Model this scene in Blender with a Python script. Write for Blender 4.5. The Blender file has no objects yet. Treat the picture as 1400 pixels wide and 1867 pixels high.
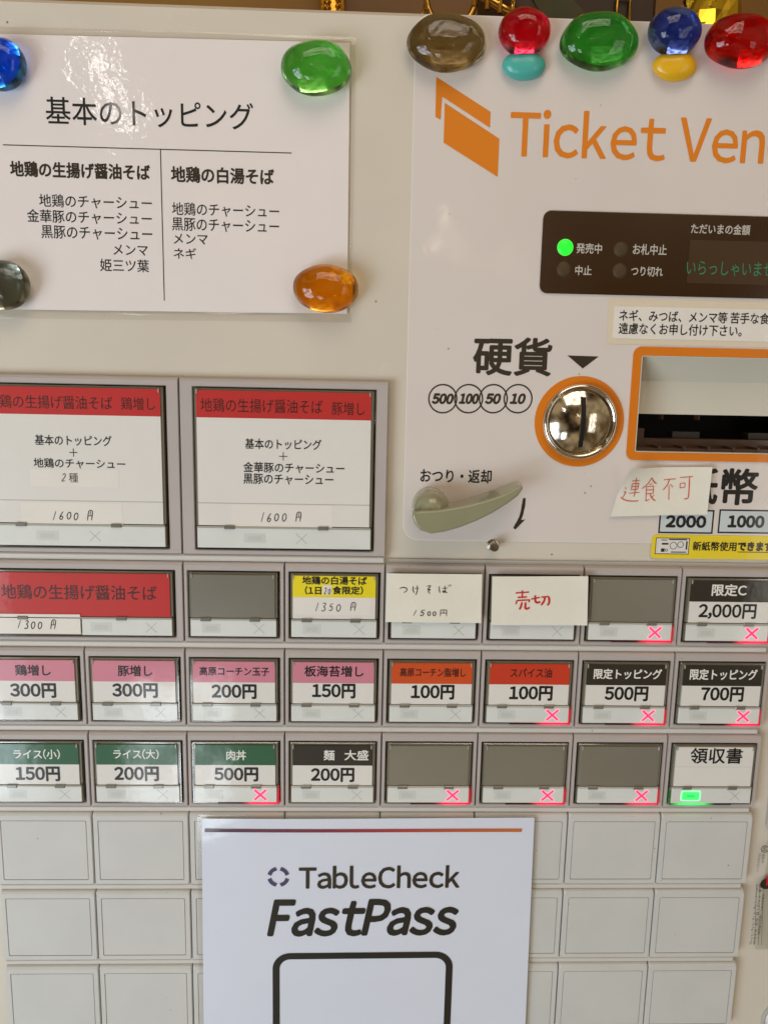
import bpy, bmesh, math, random
from mathutils import Vector, Matrix, noise
from mathutils.geometry import tessellate_polygon
random.seed(7)
scn = bpy.context.scene
COL = scn.collection

# ------------------------------------------------------------------ camera
U = 0.056                       # column pitch of the button grid, metres
RH = 0.89748 * U                # row pitch
HB = 0.8234 * U                 # height of one button housing
ZR = 1.25                       # height of the top of grid row 0 above the floor
DH = 0.005                      # housing front stands this far out of the cabinet front
CAM = Vector((3.72374 * U, -7.4446 * U - DH, ZR + 0.87692 * U))
CROT = (math.radians(80.48648), math.radians(-1.15602), math.radians(-1.74533))
cam_d = bpy.data.cameras.new('camera')
cam = bpy.data.objects.new('camera', cam_d); COL.objects.link(cam)
cam.location = CAM; cam.rotation_euler = CROT
cam_d.sensor_fit = 'VERTICAL'; cam_d.sensor_height = 24.0; cam_d.lens = 24.0 * 1400 / 1867
cam_d.clip_start = 0.01; cam_d.clip_end = 50
scn.camera = cam
from mathutils import Euler
RM = Euler(CROT).to_matrix()
def ray(px, py):
    return RM @ Vector(((px - 700) / 1400, (933.5 - py) / 1400, -1))
def P(px, py, d=0.0):
    """measured point of the photograph -> (x, z) on the machine plane standing d out of the cabinet front"""
    v = ray(px, py); t = (-d - CAM.y) / v.y
    q = CAM + v * t
    return (q.x, q.z)
def mirror_pos(px, py, dist):
    """where a lamp stands whose mirror image in the cabinet front is seen at this point"""
    v = ray(px, py).normalized(); q = CAM + v * dist
    return Vector((q.x, -q.y, q.z))

# ------------------------------------------------------------------ world, lamps, exposure
wld = bpy.data.worlds.new('World'); scn.world = wld; wld.use_nodes = True
nt = wld.node_tree; bg = nt.nodes['Background']
tc = nt.nodes.new('ShaderNodeTexCoord')
nz = nt.nodes.new('ShaderNodeTexNoise'); nz.inputs['Scale'].default_value = 2.1; nz.inputs['Detail'].default_value = 2
nt.links.new(tc.outputs['Generated'], nz.inputs['Vector'])
rp = nt.nodes.new('ShaderNodeValToRGB')
cr = rp.color_ramp
cr.elements[0].position = 0.34; cr.elements[0].color = (0.035, 0.022, 0.010, 1)
cr.elements[1].position = 0.62; cr.elements[1].color = (0.95, 0.72, 0.40, 1)
e = cr.elements.new(0.48); e.color = (0.32, 0.21, 0.10, 1)
e = cr.elements.new(0.56); e.color = (0.62, 0.50, 0.33, 1)
nt.links.new(nz.outputs['Fac'], rp.inputs['Fac'])
nt.links.new(rp.outputs['Color'], bg.inputs['Color'])
bg.inputs['Strength'].default_value = 0.40

def area(name, loc, target, sx, sy, power, color):
    l = bpy.data.lights.new(name, 'AREA'); l.shape = 'RECTANGLE'; l.size = sx; l.size_y = sy
    l.energy = power; l.color = color
    o = bpy.data.objects.new(name, l); COL.objects.link(o); o.location = loc
    o.rotation_euler = (Vector(target) - Vector(loc)).to_track_quat('-Z', 'Y').to_euler()
    l.use_nodes = True; t = l.node_tree; em = t.nodes['Emission']     # a window is not an even panel: trees, frames and sky
    ge = t.nodes.new('ShaderNodeNewGeometry')
    n = t.nodes.new('ShaderNodeTexNoise'); n.inputs['Scale'].default_value = 4.5; n.inputs['Detail'].default_value = 3
    mp = t.nodes.new('ShaderNodeMapping'); mp.inputs['Location'].default_value = (loc[0], loc[1], loc[2])
    t.links.new(ge.outputs['Parametric'], mp.inputs['Vector']); t.links.new(mp.outputs[0], n.inputs['Vector'])
    r = t.nodes.new('ShaderNodeMapRange'); r.inputs[1].default_value = .40; r.inputs[2].default_value = .60
    r.inputs[3].default_value = .25; r.inputs[4].default_value = 1.75
    t.links.new(n.outputs['Fac'], r.inputs[0]); t.links.new(r.outputs[0], em.inputs['Strength'])
    return o
MID = (0.2, 0, ZR - 0.02)
area('window_daylight', (-1.15, -1.35, ZR - 0.75), MID, 1.1, 1.2, 26, (0.78, 0.90, 1.0))
area('ceiling_glow', (0.35, -1.2, ZR + 1.45), MID, 1.3, 1.0, 11.5, (1.0, 0.85, 0.70))
area('door_daylight', (1.5, -1.5, ZR - 0.1), MID, 0.5, 1.2, 3, (1.0, 0.95, 0.88))
area('street_glow', mirror_pos(330, 1370, 2.0), MID, .24, .36, 1.3, (.86, .94, 1.0))
# the narrow gap of daylight that mirrors in the laminated notice
a = mirror_pos(160, 75, 2.4); b = mirror_pos(232, 225, 2.4); c_ = (a + b) / 2
gap = area('window_gap', c_, (0.05, 0, ZR + 0.2), 0.045, (a - b).length, .36, (1, 0.97, 0.92))
yv = (a - b).normalized(); zv = (c_ - Vector((0.05, 0, ZR + 0.2))); zv = (zv - yv * zv.dot(yv)).normalized(); xv = yv.cross(zv)
gap.rotation_euler = Matrix((xv, yv, zv)).transposed().to_euler()
# bulbs of the room that mirror in the glossy front panel
for (px, py, r, w) in ((807, 396, .014, .30), (793, 447, .018, .42), (836, 442, .010, .22), (833, 468, .012, .26), (930, 452, .009, .2), (893, 487, .009, .18), (934, 491, .010, .2)):
    l = bpy.data.lights.new('bulb', 'POINT'); l.energy = w * .4; l.shadow_soft_size = r; l.color = (1, .86, .62)
    o = bpy.data.objects.new('bulb', l); COL.objects.link(o); o.location = mirror_pos(px, py, 2.6)
scn.view_settings.view_transform = 'Standard'
scn.view_settings.look = 'None'
scn.view_settings.exposure = 0.0
scn.view_settings.gamma = 1.0
scn.view_settings.use_curve_mapping = False
scn.cycles.use_denoising = True
scn.cycles.max_bounces = 10; scn.cycles.transmission_bounces = 8; scn.cycles.transparent_max_bounces = 12

# ------------------------------------------------------------------ materials
def lin(c):
    return tuple(((v / 255) / 12.92 if v <= 10 else (((v / 255) + 0.055) / 1.055) ** 2.4) for v in c)
def mat(name, rgb, rough=0.5, metal=0.0, coat=0.0, coat_rough=0.05, emit=None, estr=0.0, trans=0.0, ior=1.45,
        vary=0.0, vscale=30.0, specks=0.0, bump=0.0, bscale=200.0, coat_bump=0.0, cscale=25.0, spec=0.5, alpha=1.0, rvar=0.0):
    m = bpy.data.materials.new(name); m.use_nodes = True
    t = m.node_tree; p = t.nodes['Principled BSDF']
    c = lin(rgb)
    p.inputs['Base Color'].default_value = (*c, 1)
    p.inputs['Roughness'].default_value = rough; p.inputs['Metallic'].default_value = metal
    p.inputs['Coat Weight'].default_value = coat; p.inputs['Coat Roughness'].default_value = coat_rough
    p.inputs['Transmission Weight'].default_value = trans; p.inputs['IOR'].default_value = ior
    p.inputs['Specular IOR Level'].default_value = spec
    p.inputs['Alpha'].default_value = alpha
    if emit:
        p.inputs['Emission Color'].default_value = (*lin(emit), 1); p.inputs['Emission Strength'].default_value = estr
    co = t.nodes.new('ShaderNodeNewGeometry')
    if vary or specks:
        n = t.nodes.new('ShaderNodeTexNoise'); n.inputs['Scale'].default_value = vscale; n.inputs['Detail'].default_value = 5
        t.links.new(co.outputs['Position'], n.inputs['Vector'])
        mr = t.nodes.new('ShaderNodeMapRange'); mr.inputs[1].default_value = .3; mr.inputs[2].default_value = .7
        mr.inputs[3].default_value = 1 - vary; mr.inputs[4].default_value = 1 + vary
        t.links.new(n.outputs['Fac'], mr.inputs[0])
        mx = t.nodes.new('ShaderNodeMix'); mx.data_type = 'RGBA'; mx.blend_type = 'MULTIPLY'; mx.inputs[0].default_value = 1
        mx.inputs[6].default_value = (*c, 1)
        t.links.new(mr.outputs[0], mx.inputs[7])
        out = mx.outputs[2]
        if specks:                                   # small dust and scuff specks
            v = t.nodes.new('ShaderNodeTexVoronoi'); v.inputs['Scale'].default_value = 95
            t.links.new(co.outputs['Position'], v.inputs['Vector'])
            lt = t.nodes.new('ShaderNodeMapRange'); lt.inputs[1].default_value = 0.03; lt.inputs[2].default_value = 0.07
            lt.inputs[3].default_value = specks; lt.inputs[4].default_value = 0
            t.links.new(v.outputs['Distance'], lt.inputs[0])
            n2 = t.nodes.new('ShaderNodeTexNoise'); n2.inputs['Scale'].default_value = 38
            t.links.new(co.outputs['Position'], n2.inputs['Vector'])
            g2 = t.nodes.new('ShaderNodeMapRange'); g2.inputs[1].default_value = .52; g2.inputs[2].default_value = .58
            t.links.new(n2.outputs['Fac'], g2.inputs[0])
            ml = t.nodes.new('ShaderNodeMath'); ml.operation = 'MULTIPLY'
            t.links.new(lt.outputs[0], ml.inputs[0]); t.links.new(g2.outputs[0], ml.inputs[1])
            m2 = t.nodes.new('ShaderNodeMix'); m2.data_type = 'RGBA'
            m2.inputs[7].default_value = (*lin((88, 76, 62)), 1)
            t.links.new(ml.outputs[0], m2.inputs[0]); t.links.new(out, m2.inputs[6])
            out = m2.outputs[2]
        t.links.new(out, p.inputs['Base Color'])
    if rvar:                                         # wiped and fingered patches change the gloss
        n = t.nodes.new('ShaderNodeTexNoise'); n.inputs['Scale'].default_value = 24; n.inputs['Detail'].default_value = 6; n.inputs['Roughness'].default_value = .65
        t.links.new(co.outputs['Position'], n.inputs['Vector'])
        mr = t.nodes.new('ShaderNodeMapRange'); mr.inputs[1].default_value = .35; mr.inputs[2].default_value = .65
        mr.inputs[3].default_value = max(.02, coat_rough - rvar * .3); mr.inputs[4].default_value = coat_rough + rvar
        t.links.new(n.outputs['Fac'], mr.inputs[0]); t.links.new(mr.outputs[0], p.inputs['Coat Roughness'])
        m3 = t.nodes.new('ShaderNodeMapRange'); m3.inputs[1].default_value = .35; m3.inputs[2].default_value = .65
        m3.inputs[3].default_value = rough - rvar * .5; m3.inputs[4].default_value = rough + rvar
        t.links.new(n.outputs['Fac'], m3.inputs[0]); t.links.new(m3.outputs[0], p.inputs['Roughness'])
    if bump:
        n = t.nodes.new('ShaderNodeTexNoise'); n.inputs['Scale'].default_value = bscale; n.inputs['Detail'].default_value = 4
        t.links.new(co.outputs['Position'], n.inputs['Vector'])
        bm_ = t.nodes.new('ShaderNodeBump'); bm_.inputs['Strength'].default_value = bump; bm_.inputs['Distance'].default_value = 0.001
        t.links.new(n.outputs['Fac'], bm_.inputs['Height']); t.links.new(bm_.outputs['Normal'], p.inputs['Normal'])
    if coat_bump:
        n = t.nodes.new('ShaderNodeTexNoise'); n.inputs['Scale'].default_value = cscale; n.inputs['Detail'].default_value = 3
        n.inputs['Roughness'].default_value = .6
        t.links.new(co.outputs['Position'], n.inputs['Vector'])
        bm_ = t.nodes.new('ShaderNodeBump'); bm_.inputs['Strength'].default_value = coat_bump; bm_.inputs['Distance'].default_value = 0.002
        t.links.new(n.outputs['Fac'], bm_.inputs['Height']); t.links.new(bm_.outputs['Normal'], p.inputs['Coat Normal'])
    return m
def clear_mat(name, tint, gloss=0.10, rough=0.06, bump=0.0):
    m = bpy.data.materials.new(name); m.use_nodes = True; t = m.node_tree
    t.nodes.remove(t.nodes['Principled BSDF'])
    o = t.nodes['Material Output']
    tr = t.nodes.new('ShaderNodeBsdfTransparent'); tr.inputs[0].default_value = (*tint, 1)
    gl = t.nodes.new('ShaderNodeBsdfGlossy'); gl.inputs['Roughness'].default_value = rough
    fr = t.nodes.new('ShaderNodeLayerWeight'); fr.inputs[0].default_value = .5
    pw_ = t.nodes.new('ShaderNodeMath'); pw_.operation = 'POWER'; pw_.inputs[1].default_value = 4; t.links.new(fr.outputs['Facing'], pw_.inputs[0])
    ad = t.nodes.new('ShaderNodeMath'); ad.operation = 'MULTIPLY_ADD'; ad.inputs[1].default_value = .7; ad.inputs[2].default_value = gloss
    t.links.new(pw_.outputs[0], ad.inputs[0])
    mx = t.nodes.new('ShaderNodeMixShader')
    t.links.new(ad.outputs[0], mx.inputs[0]); t.links.new(tr.outputs[0], mx.inputs[1]); t.links.new(gl.outputs[0], mx.inputs[2])
    t.links.new(mx.outputs[0], o.inputs['Surface'])
    if bump:
        co = t.nodes.new('ShaderNodeTexCoord'); n = t.nodes.new('ShaderNodeTexNoise'); n.inputs['Scale'].default_value = 40
        t.links.new(co.outputs['Object'], n.inputs['Vector'])
        b_ = t.nodes.new('ShaderNodeBump'); b_.inputs['Strength'].default_value = bump; b_.inputs['Distance'].default_value = .002
        t.links.new(n.outputs['Fac'], b_.inputs['Height']); t.links.new(b_.outputs[0], gl.inputs['Normal'])
    return m
M = {}
M['cabinet'] = mat('cabinet enamel', (217, 208, 193), .38, vary=.03, vscale=16, specks=.9, bump=.03, bscale=900, coat=.3, coat_rough=.15, rvar=.15)
M['panel'] = mat('panel film', (226, 216, 210), .35, vary=.02, vscale=18, specks=.7, coat=.6, coat_rough=.05, coat_bump=.05, cscale=60, rvar=.08)
M['filmedge'] = mat('film edge', (236, 230, 220), .3)
M['housing'] = mat('housing plastic', (186, 177, 173), .5, vary=.03, vscale=40, specks=.5, bump=.08, bscale=1500)
M['blank'] = mat('blank plastic', (208, 207, 203), .48, rvar=.15, vary=.03, vscale=30, specks=.55, bump=.08, bscale=1500)
M['groove'] = mat('groove', (182, 178, 172), .6)
M['rail'] = mat('rail plastic', (212, 207, 200), .45, vary=.02, vscale=30, specks=.5)
M['recess'] = mat('recess dark', (58, 55, 46), .4)
M['lip'] = mat('dark lip', (132, 128, 114), .25, coat=.8)
M['acrylic'] = clear_mat('clear acrylic', (.93, .92, .87), .14, .08)
M['hinge'] = mat('hinge clear plastic', (178, 174, 162), .2, coat=1)
M['hingedark'] = mat('hinge tab', (120, 116, 106), .25, coat=1)
K = dict(coat=.75, coat_rough=.07, coat_bump=.10, cscale=38)
M['card'] = mat('card white', (232, 228, 222), .6, vary=.012, vscale=60, **K)
M['strip'] = mat('strip white', (226, 228, 223), .5, vary=.03, vscale=50, **K)
M['red'] = mat('card red', (196, 42, 38), .55, vary=.03, **K)
M['pink'] = mat('card pink', (214, 134, 152), .55, vary=.03, **K)
M['orange'] = mat('card orange', (212, 80, 24), .55, vary=.03, **K)
M['vermilion'] = mat('card vermilion', (206, 58, 26), .55, vary=.03, **K)
M['yellow'] = mat('card yellow', (244, 224, 28), .55, vary=.03, **K)
M['green'] = mat('card green', (44, 96, 62), .55, vary=.03, **K)
M['black'] = mat('card black', (46, 40, 30), .55, vary=.05, **K)
M['empty'] = mat('smoked blank window', (132, 128, 115), .3, vary=.04, vscale=22, coat=1, coat_rough=.16, coat_bump=.22, cscale=9)
M['empty'].node_tree.nodes['Principled BSDF'].inputs['Coat IOR'].default_value = 2.1
M['ink'] = mat('black ink', (26, 24, 20), .5, coat=.6, coat_rough=.07)
M['inkbrown'] = mat('brown ink', (52, 42, 28), .5, coat=.4)
M['inkred'] = mat('ink on red', (66, 26, 18), .5, coat=.6)
M['white_ink'] = mat('white print', (238, 236, 228), .5, coat=.5)
M['grey_ink'] = mat('grey print', (196, 190, 180), .5)
M['pencil'] = mat('pen ink', (40, 37, 36), .6)
M['redpen'] = mat('red marker', (208, 40, 26), .6)
M['redpen2'] = mat('orange red marker', (216, 92, 58), .6)
M['faint'] = mat('unlit mark', (184, 184, 178), .5, **K)
M['faintbox'] = mat('unlit lamp', (214, 216, 211), .5, **K)
M['faintcore'] = mat('unlit lamp core', (206, 208, 202), .5, **K)
M['slip'] = mat('paper slip', (238, 232, 224), .65, vary=.02, vscale=80, **K)
M['note'] = mat('note paper', (238, 233, 219), .8, vary=.03, vscale=45, bump=.15, bscale=500)
M['paper'] = mat('laminated paper', (240, 231, 228), .55, vary=.015, vscale=30, coat=.8, coat_rough=.06, coat_bump=.14, cscale=75)
M['poster'] = mat('poster paper', (224, 229, 243), .5, vary=.012, vscale=30, coat=.8, coat_rough=.08, coat_bump=.14, cscale=30)
M['film'] = clear_mat('laminate film', (.965, .955, .935), .07, .12, .1)
M['logo'] = mat('orange print', (230, 130, 10), .45, coat=.4)
M['frameorange'] = mat('orange surround', (224, 124, 10), .4, coat=.4)
M['display'] = mat('display window', (54, 30, 7), .15, coat=1, coat_rough=.03)
M['screen'] = mat('display screen', (66, 42, 16), .3, coat=1, coat_rough=.03)
M['vfd'] = mat('lit characters', (20, 60, 40), .5, emit=(70, 150, 105), estr=.42)
M['ledgreen'] = mat('lit green lamp', (30, 200, 40), .3, emit=(34, 255, 50), estr=.95)
M['ledoff'] = mat('unlit lamp dark', (76, 58, 32), .6)
M['ledring'] = mat('lamp rim', (90, 190, 80), .3, emit=(120, 255, 120), estr=.5)
M['xcore'] = mat('lit cross core', (230, 40, 90), .4, emit=(250, 56, 104), estr=.95)
M['xglow'] = mat('lit cross edge', (250, 160, 180), .4, emit=(255, 150, 172), estr=.85)
M['gcore'] = mat('lit green patch', (60, 220, 100), .4, emit=(70, 244, 112), estr=.9)
M['gglow'] = mat('lit green edge', (150, 255, 180), .4, emit=(150, 255, 178), estr=.85)
M['gdim'] = mat('patch shade', (40, 190, 84), .4, emit=(50, 215, 96), estr=.75)
M['chrome'] = mat('chrome', (226, 216, 200), .11, metal=1, bump=.06, bscale=90)
M['steel'] = mat('steel pin', (190, 182, 168), .25, metal=1)
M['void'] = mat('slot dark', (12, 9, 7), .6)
M['inlet'] = mat('inlet plastic', (214, 208, 192), .5, vary=.02)
M['inletdark'] = mat('inlet dark plastic', (76, 52, 36), .35, coat=.4)
M['lever'] = mat('lever plastic', (150, 148, 118), .3, vary=.03, vscale=60, coat=.8, coat_rough=.08)
M['billbox'] = mat('bill value box', (206, 214, 216), .4)
M['stickery'] = mat('yellow sticker', (240, 214, 44), .4, coat=.4, vary=.02)
M['backing'] = mat('clear label backing', (228, 214, 190), .35, coat=.4)
M['wall'] = mat('ochre wall', (136, 96, 34), .6, vary=.12, vscale=5)
M['canvas'] = mat('brown picture', (122, 82, 26), .5, vary=.1, vscale=12)
M['gold'] = mat('gilt', (212, 160, 60), .25, metal=1, bump=.4, bscale=160)
M['brass'] = mat('brass', (196, 150, 66), .18, metal=1)
M['foil'] = mat('gold foil', (214, 176, 52), .22, metal=1)
M['darkleaf'] = mat('dark green fabric', (62, 60, 22), .6, vary=.2)
M['darkwood'] = mat('dark wood', (58, 36, 14), .5, vary=.2)
M['redpaint'] = mat('red mark', (196, 40, 44), .4)
def dual(name, col, d):                           # painted glow of a lit mark spilling into the plastic edge, fading sideways
    m = bpy.data.materials.new(name); m.use_nodes = True; t = m.node_tree; p = t.nodes['Principled BSDF']
    p.inputs['Base Color'].default_value = (*lin((60, 30, 30)), 1); p.inputs['Roughness'].default_value = .2
    p.inputs['Emission Color'].default_value = (*lin(col), 1)
    co = t.nodes.new('ShaderNodeTexCoord'); sx = t.nodes.new('ShaderNodeSeparateXYZ'); t.links.new(co.outputs['Object'], sx.inputs[0])
    a_ = t.nodes.new('ShaderNodeMath'); a_.operation = 'ABSOLUTE'; t.links.new(sx.outputs[0], a_.inputs[0])
    r_ = t.nodes.new('ShaderNodeMapRange'); r_.interpolation_type = 'SMOOTHSTEP'
    r_.inputs[1].default_value = 0; r_.inputs[2].default_value = d; r_.inputs[3].default_value = 2.6; r_.inputs[4].default_value = 0.02
    t.links.new(a_.outputs[0], r_.inputs[0]); t.links.new(r_.outputs[0], p.inputs['Emission Strength'])
    return m
M['glowred'] = dual('red painted glow', (255, 22, 60), .013)
M['glowgreen'] = dual('green painted glow', (40, 235, 84), .015)
def glass(name, rgb, rough=.03):
    return mat(name, rgb, rough, trans=1.0, ior=1.45, bump=.12, bscale=70)
def gradient_bar():
    m = bpy.data.materials.new('bar print'); m.use_nodes = True; t = m.node_tree; p = t.nodes['Principled BSDF']
    co = t.nodes.new('ShaderNodeTexCoord'); sx = t.nodes.new('ShaderNodeSeparateXYZ'); t.links.new(co.outputs['Generated'], sx.inputs[0])
    r = t.nodes.new('ShaderNodeValToRGB'); r.color_ramp.elements[0].color = (*lin((74, 58, 78)), 1)
    r.color_ramp.elements[1].color = (*lin((208, 112, 44)), 1)
    q = r.color_ramp.elements.new(.38); q.color = (*lin((132, 44, 62)), 1)
    q = r.color_ramp.elements.new(.62); q.color = (*lin((176, 62, 58)), 1)
    t.links.new(sx.outputs[0], r.inputs[0]); t.links.new(r.outputs[0], p.inputs['Base Color'])
    p.inputs['Roughness'].default_value = .5; p.inputs['Coat Weight'].default_value = .5
    return m
M['bar'] = gradient_bar()

# ------------------------------------------------------------------ mesh building
WO = {}                                            # world origin of every object
def rrect(x0, z0, x1, z1, r=0.0, n=5):
    if r <= 0: return [(x0, z0), (x1, z0), (x1, z1), (x0, z1)]
    pts = []
    for cx, cz, a0 in ((x1 - r, z0 + r, -90), (x1 - r, z1 - r, 0), (x0 + r, z1 - r, 90), (x0 + r, z0 + r, 180)):
        for k in range(n + 1):
            a_ = math.radians(a0 + 90 * k / n); pts.append((cx + r * math.cos(a_), cz + r * math.sin(a_)))
    return pts
def circle(cx, cz, r, n=40, rz=None):
    rz = rz or r
    return [(cx + r * math.cos(2 * math.pi * k / n), cz + rz * math.sin(2 * math.pi * k / n)) for k in range(n)]
class MB:
    def __init__(s): s.v = []; s.f = []; s.m = []; s.sm = []
    def add(s, verts, faces, mi=0, smooth=False):
        b = len(s.v); s.v += [tuple(q) for q in verts]
        for f in faces: s.f.append(tuple(i + b for i in f)); s.m.append(mi); s.sm.append(smooth)
    def prism(s, poly, d0, d1, mi=0, holes=(), bev=0.0, tilt=None):
        """poly in (x,z); from depth d0 (back) to d1 (front); bev chamfers a convex outline"""
        rings = [poly] + list(holes); V = []; F = []
        cx = sum(q[0] for q in poly) / len(poly); cz = sum(q[1] for q in poly) / len(poly)
        def inset(p_, b):
            n = len(p_); o = []
            ar = sum(p_[i][0] * p_[(i + 1) % n][1] - p_[(i + 1) % n][0] * p_[i][1] for i in range(n))
            sg = 1 if ar > 0 else -1
            for i in range(n):
                a_ = Vector(p_[i - 1]); c0 = Vector(p_[i]); b_ = Vector(p_[(i + 1) % n])
                e1 = (c0 - a_); e2 = (b_ - c0)
                if e1.length < 1e-9 or e2.length < 1e-9: o.append(tuple(c0)); continue
                e1.normalize(); e2.normalize()
                n1 = Vector((-e1.y, e1.x)) * sg; n2 = Vector((-e2.y, e2.x)) * sg
                k = n1 + n2; k = k / max(.25, k.dot(n1)) if k.length > 1e-6 else n1
                q = c0 + k * b; o.append((q.x, q.y))
            return o
        def side(loop_a, loop_b, da, db):
            base = len(V); n = len(loop_a)
            V.extend((x, -da, z) for x, z in loop_a); V.extend((x, -db, z) for x, z in loop_b)
            for i in range(n): F.append((base + i, base + (i + 1) % n, base + n + (i + 1) % n, base + n + i))
        top = poly
        if bev > 0:
            top = inset(poly, bev)
            side(poly, poly, d0, d1 - bev); side(poly, top, d1 - bev, d1)
        elif d1 != d0: side(poly, poly, d0, d1)
        if d1 != d0:
            for h in holes: side(h, h, d0, d1)
        caps = [(top, d1)]
        for tp, dd in caps:
            loops = [tp] + list(holes)
            flat = [q for l in loops for q in l]
            tri = tessellate_polygon([[Vector((x, z, 0)) for x, z in l] for l in loops])
            base = len(V); V.extend((x, -dd, z) for x, z in flat)
            for t_ in tri:
                q = [flat[i] for i in t_]
                ar = (q[1][0] - q[0][0]) * (q[2][1] - q[0][1]) - (q[2][0] - q[0][0]) * (q[1][1] - q[0][1])
                if abs(ar) < 1e-14: continue
                if ar < 0: t_ = (t_[0], t_[2], t_[1])
                F.append(tuple(base + i for i in t_))
        s.add(V, F, mi)
    def rings(s, loops, mi=0, smooth=False, cap0=False, cap1=True):
        """loops: list of lists of (x,z,d), all of one length, joined one to the next"""
        V = []; F = []; n = len(loops[0])
        for l in loops: V.extend((x, -d, z) for x, z, d in l)
        for k in range(len(loops) - 1):
            for i in range(n):
                F.append((k * n + i, k * n + (i + 1) % n, (k + 1) * n + (i + 1) % n, (k + 1) * n + i))
        if cap1: F.append(tuple((len(loops) - 1) * n + i for i in range(n)))
        if cap0: F.append(tuple(reversed(range(n))))
        s.add(V, F, mi, smooth)
    def lathe(s, cx, cz, prof, mi=0, n=48, smooth=True, cap1=False, ax=1.0, az=1.0):
        s.rings([[(cx + ax * r * math.cos(2 * math.pi * k / n), cz + az * r * math.sin(2 * math.pi * k / n), d) for k in range(n)] for r, d in prof], mi, smooth, cap1=cap1)
    def quad(s, pts, d, mi=0):
        s.add([(x, -d, z) for x, z in pts], [(0, 1, 2, 3)], mi)
    def stroke(s, pts, w, dep, mi=0):
        """round pen stroke along pts (x,z) lying on depth function dep"""
        f = dep if callable(dep) else (lambda x, z: dep)
        q = []                                     # smooth by Catmull-Rom
        P_ = [Vector(p_) for p_ in pts]
        if len(P_) > 2:
            for i in range(len(P_) - 1):
                p0 = P_[max(0, i - 1)]; p1 = P_[i]; p2 = P_[i + 1]; p3 = P_[min(len(P_) - 1, i + 2)]
                for t_ in (0, .33, .66):
                    q.append(.5 * ((2 * p1) + (p2 - p0) * t_ + (2 * p0 - 5 * p1 + 4 * p2 - p3) * t_ * t_ + (3 * p1 - p0 - 3 * p2 + p3) * t_ ** 3))
            q.append(P_[-1])
        else: q = P_
        L = []; R = []
        for i, p_ in enumerate(q):
            t_ = (q[min(i + 1, len(q) - 1)] - q[max(i - 1, 0)])
            t_ = t_.normalized() if t_.length > 1e-9 else Vector((1, 0))
            ww = w * (1 + .18 * noise.noise(Vector((p_.x * 900, p_.y * 900, 3))))
            if i in (0, len(q) - 1): ww *= .7
            nn = Vector((-t_.y, t_.x)) * ww / 2
            L.append(p_ + nn); R.append(p_ - nn)
        V = [(a_.x, -f(a_.x, a_.y), a_.y) for a_ in L] + [(a_.x, -f(a_.x, a_.y), a_.y) for a_ in R]
        n = len(q)
        s.add(V, [(i, i + n, i + n + 1, i + 1) for i in range(n - 1)], mi)
    def build(s, name, mats, parent=None, origin=None, recalc=True):
        me = bpy.data.meshes.new(name)
        if origin is None:
            xs = [v[0] for v in s.v]; ys = [v[1] for v in s.v]; zs = [v[2] for v in s.v]
            origin = Vector(((min(xs) + max(xs)) / 2, (min(ys) + max(ys)) / 2, (min(zs) + max(zs)) / 2))
        origin = Vector(origin)
        me.from_pydata([tuple(Vector(v) - origin) for v in s.v], [], s.f)
        for m_ in (mats if isinstance(mats, (list, tuple)) else [mats]): me.materials.append(M[m_] if isinstance(m_, str) else m_)
        for p_, mi, sm in zip(me.polygons, s.m, s.sm): p_.material_index = mi; p_.use_smooth = sm
        if recalc:
            b = bmesh.new(); b.from_mesh(me); bmesh.ops.remove_doubles(b, verts=b.verts, dist=1e-7)
            bmesh.ops.recalc_face_normals(b, faces=b.faces); b.to_mesh(me); b.free()
        me.update()
        o = bpy.data.objects.new(name, me); COL.objects.link(o)
        WO[o.name] = origin
        if parent: o.parent = parent; o.location = origin - WO[parent.name]
        else: o.location = origin
        return o
def empty(name, loc):
    o = bpy.data.objects.new(name, None); COL.objects.link(o); o.location = loc; o.empty_display_size = .02
    WO[o.name] = Vector(loc); return o
def tag(o, label, cat=None, group=None):
    o['label'] = label
    if cat: o['category'] = cat
    if group: o['group'] = group
    return o

# ------------------------------------------------------------------ lettering
_tc = {}
def raw_text(body):
    c = bpy.data.curves.new('tmp', 'FONT'); c.body = body; c.resolution_u = 3; c.size = 1
    o = bpy.data.objects.new('tmp', c); COL.objects.link(o)
    bpy.context.view_layer.update()
    ev = o.evaluated_get(bpy.context.evaluated_depsgraph_get()); me = ev.to_mesh()
    V = [(v.co.x, v.co.y) for v in me.vertices]; F = [tuple(p_.vertices) for p_ in me.polygons]
    ev.to_mesh_clear(); bpy.data.objects.remove(o); bpy.data.curves.remove(c)
    return V, F
EM = max(v[0] for v in raw_text('円円')[0]) - max(v[0] for v in raw_text('円')[0])
_gl = {}
def glyph(ch):
    if ch not in _gl: _gl[ch] = raw_text(ch)
    return _gl[ch]
def text_mesh(body, shear=0.0):
    k = (body, shear)
    if k not in _tc:
        V = []; F = []; x = 0.0
        for i, ch in enumerate(body):
            if ch == ' ': x += .24 * EM; continue
            if ch == '　': x += EM; continue
            latin = ord(ch) < 127
            v, f = glyph(chr(ord(ch) + 0xFEE0) if latin else ch)
            if latin:
                x0 = min(q[0] for q in v); x1 = max(q[0] for q in v); g = .048 * EM
                if ch in 'ilk1': g = .056 * EM
                if ch in 'TVP,': g = .022 * EM
                dx = x + g - x0; adv = x1 - x0 + 2 * g
            else: dx = x; adv = EM
            b = len(V); V += [(q[0] + dx + shear * q[1], q[1]) for q in v]; F += [tuple(j + b for j in t_) for t_ in f]
            x += adv
        _tc[k] = (V, F)
    return _tc[k]
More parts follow.
